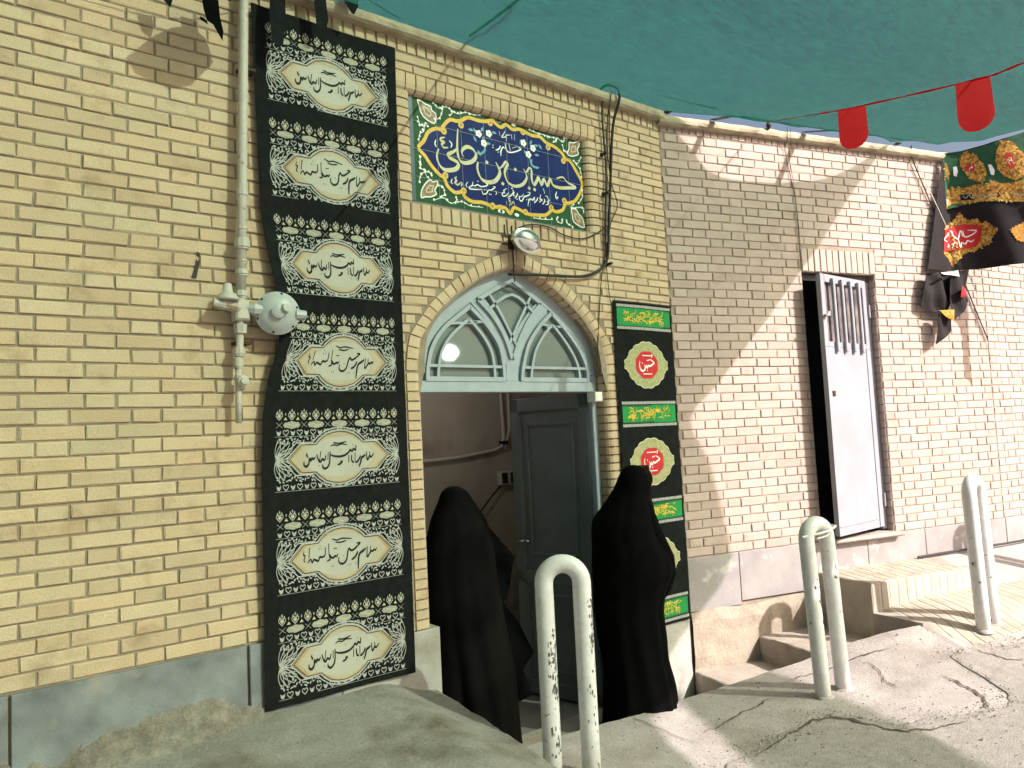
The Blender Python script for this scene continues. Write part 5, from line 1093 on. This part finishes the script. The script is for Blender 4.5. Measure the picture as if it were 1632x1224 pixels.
# ------------------------------------------------------------------ white hoop bollards
def hoop(P, ang, h, gap, lean, lb, r_=.0415):
    F = Matrix.Translation(P) @ Matrix.Rotation(ang, 4, 'Z') @ Matrix.Rotation(lean, 4, 'Y')
    t = thing('bollard', lb, 'bollard', F, (0, 0, 0), 'white hoop bollards along the pavement')
    g = gap/2; path = [(-g,0,-.12),(-g,0,.2),(-g,0,.5),(-g,0,h-g-r_-.1)]+[(-g*cos(a), 0, h-g-r_+g*sin(a)) for a in [pi*i/14 for i in range(15)]]+[(g,0,h-g-r_-.1),(g,0,.5),(g,0,.2),(g,0,-.12)]
    ob('hoop', MB().tube(path, r_, 20), 'bollard_paint', t, smooth=True)
    for x in (-g, g):
        mb = MB(); n = 18; rows_ = []
        for k, (rr, z) in enumerate(((r_-.005,.008),(r_+.004,.006),(r_+.012,.001),(r_+.018,-.012))): rows_.append([(x+(rr+(.008*noise.noise((cos(2*pi*i/n)*2, sin(2*pi*i/n)*2+x*9, k+P[0]))) if k else rr)*cos(2*pi*i/n), rr*sin(2*pi*i/n), z) for i in range(n+1)])
        ob('collar', mb.grid(rows_), 'street_concrete', t, smooth=True)
    return t
def gz(x, y): s_, o_ = bso(x, y); return zslab(s_, o_)
h1 = hoop((2.265,-.785,gz(2.265,-.785)+.005), -.67, .95, .168, 0, 'scuffed white hoop bollard in front of the doorway, nearest the camera')
def scuffs(h, L_s, sd, r_=.0415, gap=.168):
    rs_ = random.Random(sd); mb = MB()
    for sx, z0, z1, ph, sp_, n in L_s:
        for i in range(n):
            z = rs_.triangular(z0, z1); a = ph+rs_.gauss(0, sp_); da = rs_.uniform(.04,.16); dz = rs_.uniform(.004,.018)*(1.6 if rs_.random() < .2 else 1); k = 7
            pts = []
            for j in range(k):
                t = 2*pi*j/k; rr_ = rs_.uniform(.45,1.1); aa = a+da*rr_*cos(t); zz = z+dz*rr_*sin(t); pts.append((sx*gap/2+(r_+.0007)*cos(aa), (r_+.0007)*sin(aa), zz))
            mb.add(pts, [tuple(range(k))])
    o = ob('scuff', mb, 'scuff', h); o['kind'] = 'stuff'
scuffs(h1, ((-1,.28,.66,-.75,.28,60),(1,.42,.82,-.55,.3,45),(-1,.0,.3,-.8,.4,16),(1,.05,.4,-.9,.5,10)), 4)
q = FB @ Vector((.195,-1.028,0)); h2 = hoop((q.x,q.y,gz(q.x,q.y)+.004), -.18, .96, .16, -.05, 'leaning white hoop bollard with a wire tied round its top, beside the steps')
ob('tie_wire', MB().tube([(-.13,-.02,.865),(-.02,-.045,.872),(.06,-.045,.875),(.12,-.035,.89),(.13,.0,.89)], .007, 6), 'bollard_paint', h2)
ob('tie_wire', MB().tube([(-.04,-.04,.845),(.03,-.045,.85),(.1,-.02,.865)], .005, 6), 'bollard_paint', h2)
scuffs(h2, ((-1,.35,.8,-1.2,.4,26),(1,.3,.75,-1.1,.5,16)), 7, gap=.16)
q = FB @ Vector((1.50,-.995,0)); h3 = hoop((q.x,q.y,gz(q.x,q.y)+.004), .02, .945, .16, -.05, 'sunlit white hoop bollard on the scored landing right of the steps')
scuffs(h3, ((-1,.3,.75,-.9,.5,14),(1,.2,.8,-.4,.4,22)), 9, gap=.16)
q = FB @ Vector((3.12,-.66,0)); hoop((q.x,q.y,gz(q.x,q.y)+.004), -.5, .93, .15, 0, 'white hoop bollard before the bend of the walls, farthest from the doorway')
# ------------------------------------------------------------------ two women in black chadors
LAT = Vector((cos(YAW), -sin(YAW), 0)); DEP = Vector((sin(YAW), cos(YAW), 0))
def loft(C_, lev, folds, seed, nseg=140, nl=80):
    V = [Vector(q) for q in lev]; zs = []
    Q = []
    for i in range(nl+1):
        t = i/nl*(len(lev)-1); k = min(int(t), len(lev)-2); u = t-k
        a, b_, c_, d_ = (lev[max(k-1,0)], lev[k], lev[k+1], lev[min(k+2,len(lev)-1)])
        Q.append([.5*((2*b_[j])+(c_[j]-a[j])*u+(2*a[j]-5*b_[j]+4*c_[j]-d_[j])*u*u+(3*b_[j]-a[j]-3*c_[j]+d_[j])*u**3) for j in range(6)])
    rows_ = []
    for (z, cx, cy, a, b_, am) in Q:
        r_ = []
        for s_ in range(nseg+1):
            th = 2*pi*s_/nseg; n_ = 0
            for fk, ph, wt in folds: n_ += wt*sin(fk*th+ph+z*.5+.25*sin(z*3+ph))*(.5+1.3*noise.noise((cos(th)*1.6+fk, sin(th)*1.6, z*.9+seed)))
            n_ += .3*noise.noise((cos(th)*2.2, sin(th)*2.2, z*1.6+seed))
            e = 1+am*n_*(.55 if z > -.1 else .55+.45*min(1, (-.1-z)*3))
            x = max(a,.002)*e*abs(cos(th))**.92*(1 if cos(th) > 0 else -1); y = max(b_,.002)*e*abs(sin(th))**.92*(1 if sin(th) > 0 else -1)
            p = Vector(C_)+LAT*(cx+x)+DEP*(cy+y); r_.append((p.x, p.y, z))
        rows_.append(r_)
    return MB().grid(rows_)
FLO = -.928
def shoe(c, ang):
    m_ = Matrix.Translation(c) @ Matrix.Rotation(ang, 4, 'Z') @ Matrix.Diagonal((.13,.045,.05,1))
    return MB().lathe([(.02,0),(.95,0),(1,.1),(.9,.5),(.6,.85),(.2,1),(.01,1)], 16, m_)
fo = [(5,.3,.4),(8,1.2,.45),(13,2.2,.35),(19,.4,.15),(3,.9,.2)]
def face(C_, dirv, z, s_=.075):                       # face looking along dirv, inside the hood
    d_ = Vector(dirv).normalized(); w_ = Vector((-d_.y, d_.x, 0)); rows_ = []
    for i in range(15):
        v_ = -1+2*i/14; r_ = []
        for j in range(15):
            u_ = -1+2*j/14; rr = max(0, 1-.9*(u_*u_*.9+v_*v_*.8)); dep = .9*sqrt(rr)
            dep += .32*math.exp(-((u_/.16)**2))*math.exp(-(((v_+.05)/.3)**2))*(1-.4*(v_ > 0))          # nose
            dep -= .12*(math.exp(-(((abs(u_)-.38)/.16)**2)-((v_-.22)/.12)**2))                          # eye sockets
            dep += .06*math.exp(-((u_/.3)**2)-((v_+.5)/.09)**2)-.05*math.exp(-((u_/.3)**2)-((v_+.5)/.02)**2)  # lips
            p = Vector(C_)+w_*u_*s_*.85+d_*dep*s_+Vector((0,0,v_*s_*1.25)); r_.append((p.x, p.y, z+v_*s_*1.25))
        rows_.append(r_)
    return MB().grid(rows_)
# -- standing at the right of the door, turned towards the steps
C2 = (3.272,-.26,0); w2 = thing('person', 'person in a black chador standing at the right of the doorway, hands gathered in front', 'person', FA, (3.272,-.26,FLO))
lev = [(.6395,.03,.0,.002,.002,0),(.636,.03,0,.026,.028,.01),(.626,.033,0,.05,.054,.015),(.606,.033,0,.068,.076,.02),(.57,.036,0,.092,.102,.02),(.52,.028,.005,.106,.114,.03),(.46,.005,.01,.122,.13,.04),(.40,-.012,.01,.150,.165,.05),(.33,-.034,.01,.181,.20,.05),(.25,-.032,.01,.197,.215,.05),(.17,-.018,.0,.214,.215,.05),(.09,-.006,-.005,.232,.21,.045),(.02,-.008,-.01,.232,.205,.045),(-.06,-.024,-.005,.214,.195,.05),(-.15,-.036,0,.203,.185,.06),(-.22,-.036,0,.198,.182,.07),(-.34,-.026,0,.196,.182,.075),(-.48,-.014,0,.188,.185,.085),(-.62,.0,0,.202,.195,.09),(-.76,.0,0,.212,.21,.1),(FLO+.02,.0,0,.225,.22,.1)]
o = ob('body', loft(C2, lev, fo, 1.7), 'chador', w2, smooth=True)
fd = (LAT*.75+DEP*.66)
ob('face', face(Vector(C2)+LAT*.10+DEP*.075, fd, .553, .062), 'skin', w2, smooth=True)
# gathered edge of the cloth where the hands hold it
ob('gathered_fold', MB().tube([Vector(C2)+LAT*x+DEP*y+Vector((0,0,z)) for x, y, z in ((.08,-.08,.42),(.105,-.09,.30),(.13,-.09,.20),(.175,-.06,.10),(.19,-.03,.02),(.165,-.03,-.07),(.10,-.05,-.16))], [.03,.045,.056,.056,.052,.042,.025], 16), 'chador', w2, smooth=True)
for dx, dy in ((-.03,-.06),(.05,.06)): ob('shoe', shoe(Vector(C2)+LAT*(dx+.1)+DEP*dy+Vector((0,0,FLO)), -YAW+.2), 'shoe', w2, smooth=True)
# -- stepping in through the doorway, seen from behind
C1 = (2.365,.12,0); w1 = thing('person', 'person in a black chador bending in through the doorway, seen from behind', 'person', FA, (2.365,.12,-.86))
lev = [(.580,-.058,.05,.002,.002,0),(.577,-.058,.05,.024,.028,.02),(.568,-.056,.05,.046,.05,.02),(.546,-.052,.05,.072,.08,.03),(.50,-.046,.045,.096,.105,.03),(.45,-.042,.035,.122,.125,.035),(.40,-.036,.02,.148,.15,.04),(.34,-.032,.0,.166,.175,.045),(.24,-.04,-.01,.188,.19,.05),(.10,-.038,-.01,.20,.195,.06),(-.05,-.03,-.01,.21,.20,.07),(-.2,-.02,-.01,.22,.205,.08),(-.36,.0,-.01,.225,.21,.09),(-.52,.012,-.01,.228,.215,.1),(-.68,.026,-.01,.22,.22,.1),(-.845,.03,-.01,.225,.225,.1)]
ob('body', loft(C1, lev, fo, 6.1), 'chador_worn', w1, smooth=True)
ob('face', face(Vector(C1)+LAT*-.055+DEP*.10, DEP*1+LAT*-.2, .485, .06), 'skin', w1, smooth=True)
def sheet(P, dpth, nm):
    v, f = cdt([Vector(q) for q in P], .03); mb = MB()
    pts = [Vector(C1)+LAT*q.x+DEP*(dpth+.05*noise.noise((q.x*9, q.y*7, 2))+.25*(q.x-.15))+Vector((0,0,q.y)) for q in v]
    n = len(pts); mb.add([tuple(p) for p in pts]+[tuple(p+DEP*.006) for p in pts], f+[tuple(i+n for i in t[::-1]) for t in f]); return ob(nm, mb, 'chador', w1, smooth=True)
sheet([(.07,.345),(.136,.343),(.203,.258),(.269,.174),(.245,.09),(.232,.013),(.21,-.05),(.10,-.10)], .03, 'chador_flap')
sheet([(.10,-.05),(.193,-.066),(.274,-.196),(.348,-.36),(.30,-.42),(.285,-.448),(.325,-.586),(.254,-.605),(.15,-.5)], .05, 'chador_flap')
for dx, dy in ((-.05,.02),(.13,.1)): ob('shoe', shoe(Vector(C1)+LAT*dx+DEP*dy+Vector((0,0,-.86)), pi/2-YAW), 'shoe', w1, smooth=True)

# ------------------------------------------------------------------ larger black flag above the frame, whose shadow falls on the left wall
v, f = cdt([(x+.147, z+.269) for x, z in ((.684,2.498),(.783,2.614),(.872,2.691),(.951,2.721),(1.017,2.677),(1.042,2.574),(.946,2.448),(.854,2.405),(.719,2.437))], .05)
tag(ob('black_flag', MB().add([(q.x, -.35+.015*noise.noise((q.x*8, q.y*8, 0)), q.y) for q in v], f), 'black_cloth', smooth=True), 'black flag hung high in front of the left wall, shading the yellow bricks', 'flag')
# ------------------------------------------------------------------ cracks and grit on the ground
cr_ = MB()
for L_c, w_c in (([(-.66,1.36),(-.43,1.3),(-.27,1.25),(-.09,1.23),(-.01,1.3),(.04,1.47),(.09,1.57),(.25,1.65),(.39,1.68)], .016), ([(.75,1.25),(.72,1.44),(.64,1.58),(.55,1.67)], .012), ([(-.67,1.02),(-.46,.95),(-.26,.91),(-.06,.88)], .007), ([(.62,.88),(.51,1.09),(.47,1.21)], .006), ([(.09,.76),(.32,.77),(.57,.81),(.8,.88)], .008), ([(.97,.66),(.86,.87)], .006), ([(1.11,.75),(.97,.98)], .006), ([(1.16,1.17),(1.17,1.32),(1.21,1.4)], .009), ([(-.89,.65),(-.83,.92),(-.77,1.16)], .005), ([(1.45,1.22),(1.9,1.12),(2.5,1.05),(3.2,1.15)], .008)):
    P = spline(L_c, 14); n = len(P); row = []
    for i, q in enumerate(P):
        t = (P[min(i+1,n-1)]-P[max(i-1,0)]).normalized(); nn = Vector((-t.y, t.x)); j_ = .022*noise.noise((q.x*17, q.y*17, 3))+.012*noise.noise((q.x*50, q.y*50, 1)); ww = w_c*(.35+.9*abs(noise.noise((q.x*13, q.y*13, 8))))*min(1, 4*min(i, n-1-i)/n+.1)
        c_ = q+nn*j_; row.append([(p_.x, -p_.y, zslab(p_.x, p_.y)+z_) for p_, z_ in ((c_+nn*ww, .0062), (c_, .0066), (c_-nn*ww, .0062))])
    cr_.grid([list(r_) for r_ in zip(*row)])
o = ob('pavement_cracks', cr_, 'crack', frame=FB); o['kind'] = 'stuff'
rs = random.Random(21); gr = MB()
def pebble(x, y, z, r_):
    V_ = [Vector((rs.uniform(-1,1), rs.uniform(-1,1), rs.uniform(-.6,.6))).normalized()*r_*rs.uniform(.7,1.2) for _ in range(0)]
    a = rs.uniform(0, 6.28); pts = [(x+r_*rs.uniform(.6,1.2)*cos(a+k*1.5708), y+r_*rs.uniform(.6,1.2)*sin(a+k*1.5708), z) for k in range(4)]+[(x+rs.uniform(-.3,.3)*r_, y+rs.uniform(-.3,.3)*r_, z+r_*rs.uniform(.5,1.1))]
    gr.add(pts, [(0,1,4),(1,2,4),(2,3,4),(3,0,4)])
for i in range(2600):
    if rs.random() < .5:
        s_ = rs.uniform(-1.4, 2.2); o_ = interp(ED, s_)+rs.gauss(.0, .06)
    else: s_ = rs.uniform(-1.6, 2.6); o_ = rs.uniform(lip(s_)+.03, 2.4)
    if o_ < lip(s_)+.02: continue
    pebble(s_, -o_, zslab(s_, o_)+.001+(.006 if o_ > interp(ED, s_)+.02 else 0), rs.choice((.0025,.003,.004,.004,.006))*(1.5 if rs.random() < .04 else 1))
o = ob('grit', gr, 'grit', frame=FB); o['kind'] = 'stuff'
gr = MB()
for i in range(900):
    x = rs.uniform(.3, 2.05); y = -abs(rs.gauss(0, .13))-.02 if rs.random() < .6 else -rs.uniform(.02, .9)
    if x > xed(y)-.03: continue
    pebble(x, y, zpad(x, y)-.001, rs.choice((.0025,.003,.004,.006)))
o = ob('grit', gr, 'grit'); o['kind'] = 'stuff'
